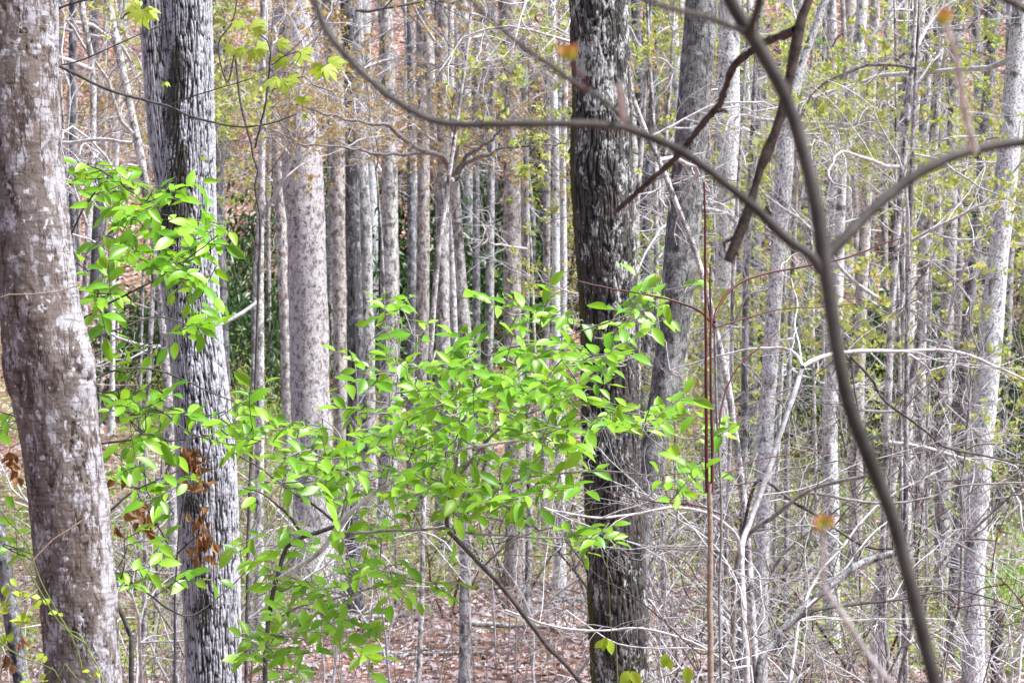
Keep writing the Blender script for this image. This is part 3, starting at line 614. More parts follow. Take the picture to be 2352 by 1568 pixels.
# ------------------------------------------------------------------ evergreen and green bushes
def bush_variant(seed, n, leaf, droop):
    g_ = np.random.default_rng(seed); cl = g_.random((26, 3)); th = cl[:, 0] * 6.283
    cc = np.stack([np.cos(th) * np.sqrt(cl[:, 1]) * .85, np.sin(th) * np.sqrt(cl[:, 1]) * .85, .12 + cl[:, 2] * (1 - .45 * cl[:, 1])], 1)
    i = g_.integers(0, 26, n); pos = cc[i] + g_.normal(0, .13, (n, 3)); pos[:, 2] = np.maximum(.03, pos[:, 2])
    V, F = leaf_quads(pos, g_.random(n) * 6.283, g_.uniform(.6, 1.2, n) * leaf, g_.normal(droop, .5, n), g_, .36, .12)
    mb = MB()
    for k in range(9):
        e = cc[k * 2]; mb.tube(crom([(e[0] * .08, e[1] * .08, -.06), (e[0] * .3, e[1] * .3, e[2] * .5), e], 6), np.linspace(.018, .004, 6), 5)
    return (V, F), mb
BUSH = {}
for kind, mk, leaf, n in (('dark', 'fol_dark', .11, 2600), ('green', 'fol_green', .075, 1500), ('yellow', 'fol_yellow', .06, 1100)):
    BUSH[kind] = []
    for s in range(3):
        (V, F), mb = bush_variant(900 + s + len(kind) * 10, n, leaf, -.35); fm = mesh_from('foliage', V, F); fm.materials.append(M[mk]); BUSH[kind].append((fm, mb.build('stems', M['twig_grey'], mesh_only=True)))
def bush(u, d, w, h, kind, label, name, cat='bush', group=None, seed=0):
    x = (u - 1176) / FPX * d; root = thing(name, label, cat, (x, d, gz(x, d)), group); fm, sm_ = BUSH[kind][seed % 3]
    for nm, me_ in (('stems', sm_), ('foliage', fm)):
        o = link(nm, me_, root); o.scale = (w, w, h); o.rotation_euler = (0, 0, seed * 1.3)
        if nm == 'foliage': o['kind'] = 'stuff'
rg = random.Random(8)
EV = [(950, 54, 2.0, 3.2), (1075, 56, 1.9, 3.6), (1010, 58, 2.2, 4.2), (1150, 60, 1.8, 3.0), (880, 58, 1.6, 3.0), (560, 50, 1.5, 3.0), (600, 56, 1.8, 3.6), (420, 54, 1.5, 2.6), (300, 52, 1.5, 2.4), (1850, 63, 1.4, 2.0), (1990, 67, 1.3, 1.8), (2150, 62, 1.5, 2.0), (1700, 64, 1.2, 1.9), (2290, 60, 1.4, 2.2), (1860, 46, 1.5, 2.6), (1940, 49, 1.6, 2.4), (2040, 48, 1.8, 3.0), (1985, 44, 1.4, 2.6), (2130, 46, 1.5, 2.6), (1800, 48, 1.3, 2.6), (2360, 36, 1.1, 2.6), (2330, 44, 1.3, 3.0), (2400, 42, 1.5, 3.6), (2250, 53, 1.6, 2.6), (1720, 56, 1.4, 2.6), (1240, 58, 1.4, 2.4), (1280, 64, 1.6, 2.4), (1130, 66, 1.9, 3.0), (1500, 62, 1.5, 2.4), (700, 62, 1.6, 2.6)]  # low hillside ones at right are added to darken the gaps there
for k, (u, d, w, h) in enumerate(EV): bush(u, d, w, h, 'dark', ('tall ' if h > 2.8 else 'low ') + 'dark evergreen bush at the hill foot ' + near_what(u, d, True), 'evergreen_bush', group='dark evergreen bushes at the hill foot', seed=k)
for k, (u, d, w, h, la) in enumerate([(2055, 66, 1.7, 3.0, 'bright fresh green bush high on the slope beside the tan trunk pair'), (1535, 68, 1.6, 3.0, 'bright green bush on the slope behind the blue grey trunk'), (1880, 66, 1.5, 2.2, 'yellow tinged green bush on the slope above the bowed white trunk'), (1095, 50, .7, 1.3, 'small fresh green bush at the foot of the dark gap'), (560, 46, .9, 1.4, 'light green bush behind the furrowed pale trunk'), (1250, 62, 1.0, 1.6, 'green bush seen past the whitish stem pair'), (2340, 27, .7, 1.1, 'low bright green bush beside the white blotchy trunk'), (2290, 38, 1.0, 1.2, 'broad low green bush beyond the white blotchy trunk'), (1800, 33, .7, .9, 'low fresh green bush behind the mottled bending trunk'), (2380, 24, .8, 1.0, 'bright green bush beyond the mossy fallen log'), (1960, 36, .8, .9, 'small green bush behind the bowed white mottled trunk')]):
    bush(u, d, w, h, 'green', la, 'green_bush', seed=k)
for k in range(22):
    u = rg.uniform(1500, 2450) if k < 15 else rg.uniform(100, 1300); d = rg.uniform(36, 66)
    bush(u, d, rg.uniform(.7, 1.4), rg.uniform(1., 2.2), 'yellow', 'yellow green budding bush under the far trees ' + near_what(u, d, True), 'budding_bush', group='budding bushes under the far trees', seed=k)

# ------------------------------------------------------------------ bare thicket shrubs
STEM = {}
for mk in ('pale', 'grey', 'red', 'dark'):
    STEM[mk] = []
for s in range(8):
    rng = random.Random(700 + s); mb = MB()
    c = wander((0, 0, -.05), (.35, 0, 1), 2.3, 16, rng, .1, -.035); mb.tube(c, np.linspace(.012, .0025, 16), 5)
    for k in range(12):
        i = rng.randint(3, 14); dd = unit(c[i + 1] - c[i]); s_ = unit(np.cross(dd, (rng.gauss(0, 1), rng.gauss(0, 1), rng.gauss(0, 1)))); l2 = rng.uniform(.3, 1.0)
        e = wander(c[i], dd * .8 + s_, l2, 8, rng, .17, -.01); mb.tube(e, np.linspace(.005, .0016, 8), 4)
        for q in range(3):
            j = rng.randint(2, 6); d3 = unit(e[j + 1] - e[j]); s3 = unit(np.cross(d3, (rng.gauss(0, 1), rng.gauss(0, 1), rng.gauss(0, 1))))
            mb.tube(wander(e[j], d3 * .7 + s3, l2 * .4, 5, rng, .2, 0), np.linspace(.0025, .0012, 5), 3)
    for mk in STEM: STEM[mk].append(mb.build('stem', M['twig_' + mk], mesh_only=True))
rg = random.Random(31)
SH = [(1600, 15), (1800, 14), (2000, 13), (2220, 12.5), (2330, 14.5), (1560, 19), (1680, 20), (1860, 18), (1980, 21), (2080, 17), (2180, 19), (2300, 22), (2420, 16), (1780, 24), (1400, 20), (1250, 21), (1150, 24), (900, 20), (760, 22), (560, 18), (420, 22), (300, 17), (650, 26), (1030, 27), (2000, 28), (2250, 29), (1650, 27), (1900, 31), (1480, 28), (2120, 33), (1930, 16), (2060, 22.5), (1640, 23), (2280, 18.5), (1830, 21), (1470, 17.5), (2370, 19.5), (1350, 25), (1180, 28), (830, 26)]
for k, (u, d) in enumerate(SH):
    x = (u - 1176) / FPX * d; mk = rg.choices(['pale', 'grey', 'red', 'dark'], (6, 3.4, .7, 1.2))[0]
    la = {'pale': 'bare pale twigged shrub arching in the thicket', 'grey': 'bare grey twigged shrub in the thicket', 'red': 'bare shrub with dark red twigs in the thicket', 'dark': 'bare shrub with blackish twigs in the thicket'}[mk] + ' ' + near_what(u, d)
    root = thing('bare_shrub', la, 'shrub', (x, d, gz(x, d)), 'bare shrubs of the thicket')
    n = rg.randint(2, 4); a0 = rg.uniform(0, 6)
    for q in range(n):
        o = link('stem', rg.choice(STEM[mk]), root); s_ = rg.uniform(.75, 1.35) * (1 if d < 16 else 1.1); o.scale = (s_,) * 3
        o.rotation_euler = (rg.gauss(0, .1), rg.gauss(.05, .15), a0 + q * 6.28 / n + rg.gauss(0, .3)); o.location = (rg.gauss(0, .05), rg.gauss(0, .05), -.03)

# traced shrubs of the right thicket
def shrub(name, label, cat, base, parts, d, twigs=0, seed=1, group=None, tm='pale', sc=(.2, .45)):
    """parts: (name, uv list, width start px, width end px, material, depth end)"""
    root = thing(name, label, cat, (base[0], base[1], gz(base[0], base[1])), group); rng = random.Random(seed); cs = []
    for nm, uv, w0, w1, mk, d1 in parts:
        c = traced(uv, d, d1, n=len(uv) * 6, wig=px(.4 if mk == 'twig_red' else .6, d)); mb = MB(); r = np.linspace(px(w0, d) / 2, px(w1, d1) / 2, len(c)) * (1 + .12 * (vnoise(np.stack([np.arange(len(c)) * .8 + seed, np.arange(len(c)) * 0., np.zeros(len(c))], 1)) - .5))
        mb.tube(c, r, 8); o = mb.build(nm, M[mk], root); cs.append(c)
    for k in range(twigs):
        c = rng.choice(cs); i = rng.randint(len(c) // 4, len(c) - 1); put_branch(root, c[i], rng.uniform(0, 6.28), rng.uniform(-.4, 1), rng.uniform(*sc), tm, rng, None, True)
    return root
def root_at(u, d): x = (u - 1176) / FPX * d; return (x, d)
def vg(u, d):
    x = (u - 1176) / FPX * d; z = gz(x, d) - .05 - CAMZ
    c, s = math.cos(PITCH), math.sin(PITCH); zc = z * c - d * s      # small-angle inverse of P
    return 784 - zc * FPX / d
d = 10.
shrub('pale_shrub', 'pale stemmed bare shrub with long arching limbs across the thicket', 'shrub', root_at(1722, d), [
    ('stem', [(1722, vg(1722, d)), (1718, 1568), (1708, 1430), (1700, 1300), (1702, 1240), (1716, 1199), (1764, 1059), (1805, 930), (1843, 842)], 17, 12, 'twig_pale', 10.4),
    ('limb', [(1843, 842), (1870, 826), (1904, 815), (1970, 806), (2050, 803), (2200, 808), (2300, 845), (2400, 890)], 11, 5, 'twig_pale', 10.8),
    ('limb', [(1843, 842), (1830, 815), (1800, 800), (1740, 798), (1690, 806), (1610, 830), (1540, 850)], 8, 3, 'twig_pale', 10.2),
    ('limb', [(1843, 842), (1836, 800), (1824, 740), (1832, 690), (1818, 640)], 6, 2.5, 'twig_pale', 10.6),
    ('limb', [(1700, 1280), (1696, 1234), (1666, 1199), (1616, 1174), (1546, 1166), (1436, 1181), (1366, 1186), (1250, 1165)], 9, 4, 'twig_pale', 9.7),
    ('limb', [(1712, 1400), (1690, 1330), (1640, 1250), (1560, 1190), (1500, 1130)], 6, 2.5, 'twig_pale', 10.3)], 10., 26, 5)
d = 9.5
shrub('arched_limb_shrub', 'thick pale mottled limb rising from the thicket and bending to a broken end', 'shrub', root_at(1715, d), [
    ('limb', [(1690, vg(1690, d)), (1735, 1590), (1780, 1475), (1850, 1395), (1910, 1345), (1975, 1300), (2045, 1275), (2088, 1258)], 27, 17, 'bark_pale', 9.6),
    ('branch', [(1800, 1448), (1860, 1405), (1960, 1388), (2060, 1380), (2160, 1360), (2240, 1365), (2400, 1430)], 8, 3, 'twig_dark', 9.8),
    ('branch', [(1850, 1395), (1930, 1320), (2000, 1230), (2060, 1180)], 6, 2.5, 'twig_pale', 9.9)], 9.5, 8, 6)
d = 10.6
shrub('dark_branched_shrub', 'bare shrub with brown and blackish limbs crossing behind the blurred stem', 'shrub', root_at(1690, d), [
    ('stem', [(1680, vg(1680, d)), (1685, 1500), (1690, 1340), (1712, 1240), (1780, 1185), (1850, 1130), (1920, 1108), (1988, 1094)], 15, 9, 'twig_grey', 10.2),
    ('limb', [(1700, 1262), (1730, 1120), (1760, 1100), (1830, 1150), (1880, 1178), (1950, 1230), (2000, 1252), (2050, 1260)], 9, 5, 'twig_dark', 10.),
    ('limb', [(1850, 1130), (1895, 1136), (1964, 1153), (2050, 1158), (2140, 1146), (2200, 1120), (2300, 1116), (2400, 1108)], 8, 4, 'twig_grey', 10.9),
    ('limb', [(1988, 1094), (1985, 1040), (1975, 960), (1954, 819), (1930, 790)], 5, 3, 'twig_dark', 10.6),
    ('limb', [(1954, 819), (2000, 870), (2020, 910), (2050, 940), (2130, 1000), (2170, 1030), (2260, 1050), (2400, 1080)], 8, 4, 'twig_dark', 10.8),
    ('limb', [(1690, 1420), (1650, 1380), (1600, 1330), (1570, 1290), (1480, 1240)], 6, 2.5, 'twig_grey', 10.4)], 10.6, 22, 9, tm='grey')
d = 9.2
shrub('low_arching_shrub', 'low shrub sending pale arching stems across the foot of the dark flaky trunk', 'shrub', root_at(1750, d), [
    ('stem', [(1750, vg(1750, d)), (1735, 1590), (1690, 1540), (1600, 1475), (1480, 1440), (1400, 1446), (1300, 1440), (1160, 1400)], 8, 4, 'twig_pale', 9.0),
    ('stem', [(1740, vg(1740, d)), (1700, 1570), (1620, 1500), (1500, 1492), (1420, 1480), (1360, 1445), (1300, 1400)], 6, 3, 'twig_pale', 9.3),
    ('stem', [(1735, vg(1735, d)), (1690, 1580), (1600, 1500), (1500, 1410), (1430, 1360), (1360, 1320), (1290, 1230)], 5, 3, 'twig_brown', 8.8),
    ('stem', [(1760, vg(1760, d)), (1730, 1540), (1690, 1400), (1660, 1330), (1640, 1280)], 5, 2.5, 'twig_tan', 9.2)], 9.2, 14, 12)
d = 7.6
shrub('red_shoot_sapling', 'tan sapling stem topped by two upright dark red shoots', 'sapling', root_at(1628, d), [
    ('stem', [(1632, vg(1632, d)), (1631, 1568), (1629, 1400), (1630, 1250), (1629, 1110)], 15, 13, 'twig_tan', 7.6),
    ('shoot', [(1624, 1130), (1621, 1000), (1620, 800), (1618, 600), (1617, 418)], 9, 4.5, 'twig_red', 7.5),
    ('shoot', [(1635, 1130), (1637, 1040), (1636, 940), (1634, 800), (1635, 700), (1631, 608)], 8, 4, 'twig_red', 7.65)], 7.6)
d = 7.9
shrub('red_arching_shrub', 'shrub with thin arching wine red twigs behind the upright shoots', 'shrub', root_at(1660, d), [
    ('stem', [(1660, vg(1660, d)), (1652, 1568), (1650, 1350), (1656, 1150), (1646, 950), (1642, 760)], 7, 6, 'twig_grey', 7.9),
    ('branch', [(1641, 740), (1645, 715), (1680, 665), (1740, 635), (1840, 615), (1960, 590), (2070, 548)], 7, 3, 'twig_red', 8.2),
    ('branch', [(1643, 752), (1720, 728), (1800, 708), (1900, 702), (2000, 690)], 4, 2, 'twig_red', 8.1),
    ('branch', [(1642, 750), (1600, 712), (1500, 682), (1400, 664), (1340, 650), (1308, 636)], 6, 3, 'twig_red', 7.8),
    ('branch', [(1650, 990), (1662, 920), (1690, 850), (1740, 800), (1790, 760)], 5, 2.5, 'twig_red', 8.1),
    ('branch', [(1655, 1180), (1600, 1160), (1520, 1154), (1440, 1140), (1380, 1120)], 4, 2, 'twig_red', 7.9),
    ('branch', [(1654, 1100), (1720, 1060), (1820, 1040), (1900, 1030)], 4, 2, 'twig_red', 8.2)], 7.9)

# ------------------------------------------------------------------ leaves
def leaf_mesh(name, mat, wid=.44, fold=.10, curl=.16, twist=0., seed=0):
    rng = random.Random(seed); t = np.array([0, .1, .25, .42, .6, .76, .9, 1.]); w = wid * .5 * np.array([.04, .45, .86, 1., .92, .66, .28, .02])
    z = -curl * t ** 1.8 + rng.gauss(0, .01); V = []
    for k in range(8):
        zz = z[k]; a = twist * t[k]
        V += [(t[k], w[k] * math.cos(a), zz + fold * w[k] / (wid * .5) + w[k] * math.sin(a) + rng.gauss(0, .008)), (t[k], 0, zz), (t[k], -w[k] * math.cos(a), zz + fold * w[k] / (wid * .5) - w[k] * math.sin(a) + rng.gauss(0, .008))]
    F = []
    for k in range(7): F += [(k * 3, k * 3 + 1, k * 3 + 4, k * 3 + 3), (k * 3 + 1, k * 3 + 2, k * 3 + 5, k * 3 + 4)]
    me = mesh_from(name, V, F); me.materials.append(mat); return me
LEAF = [leaf_mesh('leaf', M['leaf'], .42 + .03 * (k % 3), .05 + .03 * (k % 4), .08 + .07 * (k % 3), (-.5, 0, .45, .2)[k % 4], k) for k in range(8)]
LEAFV = []
for me in LEAF:
    v = np.empty(len(me.vertices) * 3, dtype=np.float32); me.vertices.foreach_get('co', v); f = np.empty(len(me.loops), dtype=np.int32); me.loops.foreach_get('vertex_index', f); LEAFV.append((v.reshape(-1, 3), f.reshape(-1, 4)))
def frame(dirv, up):
    x = unit(dirv); y = unit(np.cross(up, x)); z = np.cross(x, y); return np.stack([x, y, z], 1)
def put_leaf(root, me, pos, dirv, up, size, name='leaf'):
    Rm = frame(dirv, up); o = link(name, me, root)
    m4 = Matrix(((*Rm[0], 0), (*Rm[1], 0), (*Rm[2], 0), (0, 0, 0, 1)))
    o.matrix_local = Matrix.Translation(Vector(pos - np.array(root.location))) @ m4 @ Matrix.Diagonal((size, size, size, 1)); return o
def palmate(name, mat, seed, droop=.25, lobes=5):
    rng = random.Random(seed); V = [(0, 0, 0)]; F = []
    for k in range(lobes):
        a = (k - (lobes - 1) / 2) * (.62 if lobes == 5 else .8); ln = (1, .86, .55)[abs(k - lobes // 2)] * rng.uniform(.9, 1.08); i = len(V)
        def pt(r, da, dz): return (r * math.cos(a + da), r * math.sin(a + da), -droop * r * r + dz)
        V += [pt(.42 * ln, .4, 0), pt(.68 * ln, .27, .05), pt(ln, 0, -.06), pt(.68 * ln, -.27, .05), pt(.42 * ln, -.4, 0), pt(.45 * ln, 0, -.03)]
        F += [(0, i + 5, i + 1, i), (0, i + 4, i + 3, i + 5), (i + 5, i + 3, i + 2, i + 1)]
    me = mesh_from(name, V, F); me.materials.append(mat); return me
MAPLE = [palmate('leaf', M['leaf_maple'], k, .2 + .2 * (k % 3)) for k in range(4)]
DEAD = []
for k in range(5):
    me = leaf_mesh('dead_leaf', M['dead_leaf'], .5 + .1 * (k % 2), .42, .7 - .35 * (k % 3), (-1.9, 1.7, 1.1, -1.3, 2.3)[k], 40 + k); DEAD.append(me)

class Leafy:
    """a leafy sapling: traced limbs, then leafy sprays joined to the nearest wood"""
    def __init__(s, name, label, cat, base, leafset=LEAF, lv=LEAFV, seed=1, mat='twig_grey', d0=8.):
        s.root = thing(name, label, cat, (base[0], base[1], gz(*base))); s.rng = random.Random(seed); s.nodes = []; s.tw = MB(); s.leaves = []; s.mat = mat
    def limb(s, nm, uv, d0, d1, w0, w1, mat=None):
        c = traced(uv, d0, d1, n=len(uv) * 6, wig=px(.6, d0)); mb = MB(); mb.tube(c, np.linspace(px(w0, d0) / 2, px(w1, d1) / 2, len(c)), 7); mb.build(nm, M[mat or s.mat], s.root); s.nodes += list(c[2:])
    def spray(s, u, v, d, length, nl, size):
        rng = s.rng; b = P(u, v, d); A = np.array(s.nodes); D = A - b; D[:, 2] *= 1.3; i = int(np.argmin((D ** 2).sum(1) - .0)); n = A[i]; gap = np.linalg.norm(b - n)
        out = b - n; out[2] *= .6; dr = unit(unit(out) * .8 + np.array([rng.gauss(0, .5), rng.gauss(0, .4), rng.gauss(.05, .25)]))
        st = b - dr * length * .5
        mid = (n + st) / 2 + np.array([rng.gauss(0, .03), rng.gauss(0, .03), rng.gauss(-.01, .03)]) * min(1., gap * 4)
        c0 = crom([n, mid, st], 7); c1 = wander(st, dr, length, 6, rng, .08, -.02); c = np.vstack([c0[:-1], c1])
        s.tw.tube(c, np.linspace(.0026 + .0012 * min(1, gap), .0009, len(c)), 4); s.nodes += [c[k] for k in (3, 6, 8)]
        pl = unit(np.array([rng.gauss(0, .35), -rng.uniform(.05, .9), 1.]))
        for k in range(nl):
            t = (k + .6) / nl; q = c1[min(5, int(round(t * 5)))]; last = k == nl - 1
            sd_ = unit(np.cross(pl, dr)) * (1 if k % 2 else -1)
            dv = dr if last else unit(dr * rng.uniform(.3, .9) + sd_ * rng.uniform(.6, 1.1)); dv = unit(dv + np.array([rng.gauss(0, .22), rng.gauss(0, .22), rng.gauss(-.14, .26)]))
            up = unit(pl + np.array([rng.gauss(0, .4), rng.gauss(-.1, .4), 0])); s.leaves.append((q, dv, up, size * rng.uniform(.62, 1.12) * (.75 if k == 0 else 1)))
    def region(s, cu, cv, ru, rv, n, d0, d1, size=.075):
        pts = []
        for k in range(n):
            a = s.rng.uniform(0, 6.28); r = math.sqrt(s.rng.random()); pts.append((cu + ru * r * math.cos(a), cv + rv * r * math.sin(a)))
        for u, v in pts: s.pend.append((u, v, s.rng.uniform(d0, d1), size))
    pend = None
    def grow(s):
        A = np.array(s.nodes)
        s.pend.sort(key=lambda t: ((A - P(t[0], t[1], t[2])) ** 2).sum(1).min())
        for u, v, d, size in s.pend: s.spray(u, v, d, s.rng.uniform(.10, .2), s.rng.randint(4, 6), size)
        o = s.tw.build('twigs', M['twig_dark' if s.mat == 'twig_dark' else 'twig_grey'], s.root); o['kind'] = 'stuff'
        s.leaves.sort(key=lambda l: -l[3] / l[0][1])
        for k, (q, dv, up, sz) in enumerate(s.leaves[:300]): put_leaf(s.root, LEAF[k % 8], q, dv, up, sz)
        if len(s.leaves) > 300:
            mb = MB()
            for k, (q, dv, up, sz) in enumerate(s.leaves[300:]): v, f = LEAFV[k % 8]; mb.add((v * sz) @ frame(dv, up).T + q, f)
            o = mb.build('leaves', M['leaf_join'], s.root); o['kind'] = 'stuff'
        print(s.root.name, 'leaves', len(s.leaves))
d = 8.2
A = Leafy('leafy_sapling', 'leafy sapling with a dark stem and bright green layered sprays before the speckled trunk', 'sapling', root_at(612, d), seed=21); A.pend = []
A.limb('stem', [(608, vg(608, d)), (614, 1580), (618, 1509), (623, 1434), (633, 1359), (648, 1304), (662, 1256), (700, 1232), (778, 1206)], 8.2, 8.2, 15, 10, 'twig_dark')
A.limb('branch', [(640, 1330), (690, 1300), (740, 1262), (778, 1206), (828, 1154), (888, 1114), (948, 1079), (988, 1064), (1038, 1039), (1088, 1024), (1176, 1012), (1260, 1000)], 8.2, 7.9, 13, 6, 'twig_pale')
A.limb('branch', [(770, 1215), (790, 1224), (908, 1216), (1023, 1214), (1068, 1224), (1176, 1229), (1300, 1235)], 8.2, 8.0, 8, 4, 'twig_grey')
A.limb('branch', [(778, 1206), (720, 1160), (660, 1120), (590, 1070), (540, 1040)], 8.2, 8.5, 7, 3, 'twig_dark')
A.limb('branch', [(700, 1232), (660, 1180), (600, 1130), (560, 1120)], 8.2, 8.0, 6, 3, 'twig_dark')
A.limb('branch', [(888, 1114), (900, 1040), (905, 960), (915, 860), (920, 760)], 8.1, 8.4, 6, 3)
A.limb('branch', [(640, 1420), (690, 1390), (760, 1375), (840, 1350), (930, 1330)], 8.2, 7.9, 6, 3)
A.limb('branch', [(780, 1208), (800, 1090), (780, 1000), (740, 960)], 8.2, 8.3, 6, 3)
for r in [(905, 725, 75, 50, 6), (900, 850, 110, 60, 11), (960, 960, 170, 90, 26), (890, 1075, 200, 70, 20), (690, 1010, 90, 60, 9), (680, 1100, 100, 55, 9), (1000, 1050, 120, 60, 10), (760, 1250, 150, 60, 9), (930, 1335, 120, 50, 9), (700, 1395, 110, 60, 13), (630, 1500, 80, 60, 12), (830, 1440, 50, 70, 6), (1010, 1150, 110, 50, 8), (590, 1250, 50, 50, 4)]:
    A.region(*r[:4], int(r[4] * 1.3 + .5), 7.5, 8.8)
A.grow()
d = 8.6
B = Leafy('leafy_sapling', 'leafy sapling on a slanting bare stem, sprays reaching across the dark flaky trunk', 'sapling', root_at(1620, d), seed=22); B.pend = []
B.limb('stem', [(1620, vg(1620, d)), (1560, 1830), (1470, 1720), (1390, 1628), (1336, 1572), (1291, 1519), (1251, 1479), (1176, 1379), (1138, 1334), (1093, 1289), (1053, 1244), (1025, 1205), (1040, 1100)], 8.6, 8.3, 14, 10, 'twig_dark')
B.limb('branch', [(1040, 1110), (1090, 1040), (1150, 980), (1240, 940), (1340, 930), (1440, 955), (1540, 960)], 8.3, 8.0, 8, 3)
B.limb('branch', [(1045, 1090), (1060, 980), (1090, 880), (1130, 800), (1190, 720)], 8.3, 8.1, 7, 3)
B.limb('branch', [(1130, 800), (1230, 790), (1330, 765), (1430, 730), (1540, 690), (1610, 655)], 8.2, 8.0, 6, 2.5)
B.limb('branch', [(1040, 1120), (1150, 1110), (1250, 1090), (1380, 1080), (1500, 1090), (1600, 1085)], 8.3, 8.0, 6, 2.5)
B.limb('branch', [(1110, 1300), (1180, 1240), (1270, 1210), (1340, 1215), (1440, 1225)], 8.4, 8.1, 5, 2.5)
for r in [(1210, 725, 110, 50, 9), (1120, 810, 120, 50, 12), (1270, 850, 140, 70, 20), (1150, 930, 150, 80, 22), (1330, 950, 100, 60, 13), (1290, 1030, 130, 50, 10), (1470, 715, 85, 50, 8), (1600, 650, 14, 10, 1), (1530, 945, 60, 45, 5), (1440, 955, 60, 40, 4), (1565, 1095, 60, 45, 5), (1640, 985, 12, 20, 2), (1190, 1120, 130, 50, 11), (1380, 1225, 70, 45, 6), (1380, 800, 50, 50, 5), (1150, 1185, 90, 30, 4)]:
    B.region(*r[:4], int(r[4] * 1.3 + .5), 7.4, 8.7)
B.grow()
d = 8.1
Cs = Leafy('leafy_sapling', 'leafy sapling half hidden behind the lichen spotted trunk, leaves before furrowed bark', 'sapling', root_at(306, d), seed=23, mat='twig_dark'); Cs.pend = []
Cs.limb('stem', [(308, vg(308, d)), (305, 1568), (302, 1459), (272, 1390), (232, 1250), (205, 1000), (185, 800), (165, 640), (150, 560)], 8.1, 8.1, 16, 8, 'twig_dark')
for uv in ([(195, 880), (260, 850), (350, 846), (430, 878), (500, 909), (588, 939)], [(240, 1290), (262, 1314), (340, 1360), (425, 1409), (500, 1370), (588, 1289)], [(160, 620), (220, 560), (300, 500), (380, 450)], [(175, 740), (260, 690), (340, 650), (430, 590), (500, 540)],
           [(180, 790), (260, 760), (350, 730), (440, 750)], [(210, 1020), (300, 1010), (400, 1010), (480, 1000)], [(225, 1200), (300, 1130), (380, 1090), (440, 1060)], [(150, 570), (190, 480), (240, 410)], [(205, 1000), (120, 980), (40, 960), (-20, 940)], [(240, 1280), (140, 1290), (60, 1270), (10, 1250)]):
    Cs.limb('branch', uv, 8.1, Cs.rng.uniform(7.7, 8.6), 6, 2.5)
for r in [(245, 420, 65, 45, 6), (300, 480, 90, 45, 7), (400, 440, 25, 30, 2), (470, 545, 40, 40, 5), (330, 570, 110, 40, 7), (230, 650, 35, 40, 4), (420, 640, 70, 50, 7), (240, 730, 20, 10, 1), (445, 745, 35, 25, 3), (300, 820, 50, 35, 3), (270, 920, 40, 35, 4), (380, 940, 70, 40, 6), (500, 990, 70, 45, 7), (560, 930, 30, 30, 2), (320, 1030, 70, 35, 4), (285, 1110, 40, 40, 3), (420, 1130, 60, 40, 4), (300, 1320, 50, 35, 3), (430, 1330, 40, 25, 2), (340, 1240, 40, 30, 2), (6, 960, 14, 50, 2), (30, 1220, 25, 60, 2)]:
    Cs.region(*r[:4], int(r[4] * (1.9 if r[1] < 760 else 1.3) + .5), 7.5, 8.5, .079)
Cs.grow()

# young maples, large lobed leaves high on the left
d = 9.
x, y = root_at(560, d)
root = thing('young_maple', 'young maple with a few lime green lobed leaves and wiry dark twigs', 'sapling', (x, y, gz(x, y)))
def limb_of(root, nm, uv, d0, d1, w0, w1, mk):
    c = traced(uv, d0, d1, n=len(uv) * (8 if d0 < 4 else 5), wig=px(.5, d0)); mb = MB(); kn = .55 if mk == 'twig_brown' else .14; tt = np.arange(len(c)) * (.9 if mk == 'twig_brown' else .5) + len(root.children) * 3.3
    mb.tube(c, np.linspace(px(w0, d0) / 2, px(w1, d1) / 2, len(c)) * (1 + kn * (vnoise(np.stack([tt, tt * 0 + 2, tt * 0], 1)) - .5)), 9); mb.build(nm, M[mk], root); return c
limb_of(root, 'stem', [(560, vg(560, d)), (570, 1568), (575, 1300), (580, 1100), (592, 900), (598, 700), (603, 500), (590, 440), (600, 400), (590, 370), (586, 340), (560, 250), (540, 120)], d, d, 9, 5, 'twig_dark')
limb_of(root, 'branch', [(586, 340), (610, 250), (624, 150), (622, 100), (600, 76), (585, 70)], d, 8.8, 5, 3, 'twig_dark')
limb_of(root, 'branch', [(540, 120), (520, 190), (500, 105), (530, 60), (545, 0), (560, -60)], d, 9, 4, 3, 'twig_dark')
limb_of(root, 'branch', [(620, 210), (690, 175), (720, 195), (760, 210)], 8.9, 8.7, 3, 2, 'twig_dark')
limb_of(root, 'branch', [(624, 150), (650, 130), (690, 120), (670, 160), (640, 165)], 8.85, 8.7, 3, 2, 'twig_dark')
rg = random.Random(6)
def maple_leaves(root, lst, d):
    for (u, v, sz, ang) in lst:
        p = P(u, v, d + rg.uniform(-.15, .15)); dv = unit((math.cos(ang), -.35 + rg.gauss(0, .2), math.sin(ang))); up = unit((rg.gauss(0, .3), -.75, .6 + rg.gauss(0, .2)))
        put_leaf(root, rg.choice(MAPLE), p, dv, up, px(sz, d))
maple_leaves(root, [(560, 50, 40, -2.8), (580, 52, 42, -.4), (590, 62, 34, -1.5), (560, 110, 40, -2.6), (578, 112, 38, -1.2), (590, 105, 36, -.2), (640, 95, 34, -.5), (655, 130, 40, -2.3), (680, 125, 46, -.3), (690, 118, 40, .4), (742, 150, 44, -2.0), (748, 152, 42, -.7), (755, 145, 44, .3), (640, 180, 46, -2.9), (650, 182, 40, -1.3), (660, 180, 38, -.2), (690, 222, 26, -1.6), (700, 225, 22, -.4), (600, 112, 30, -1.9), (535, 108, 30, -2.4)], 8.8)
x, y = root_at(118, 8.9)
root = thing('young_maple', 'young maple behind the lichen spotted trunk with a long dark side branch', 'sapling', (x, y, gz(x, y)))
limb_of(root, 'stem', [(118, vg(118, 8.9)), (120, 1200), (100, 700), (70, 300), (60, 60), (50, -200)], 8.9, 8.9, 14, 9, 'twig_grey')
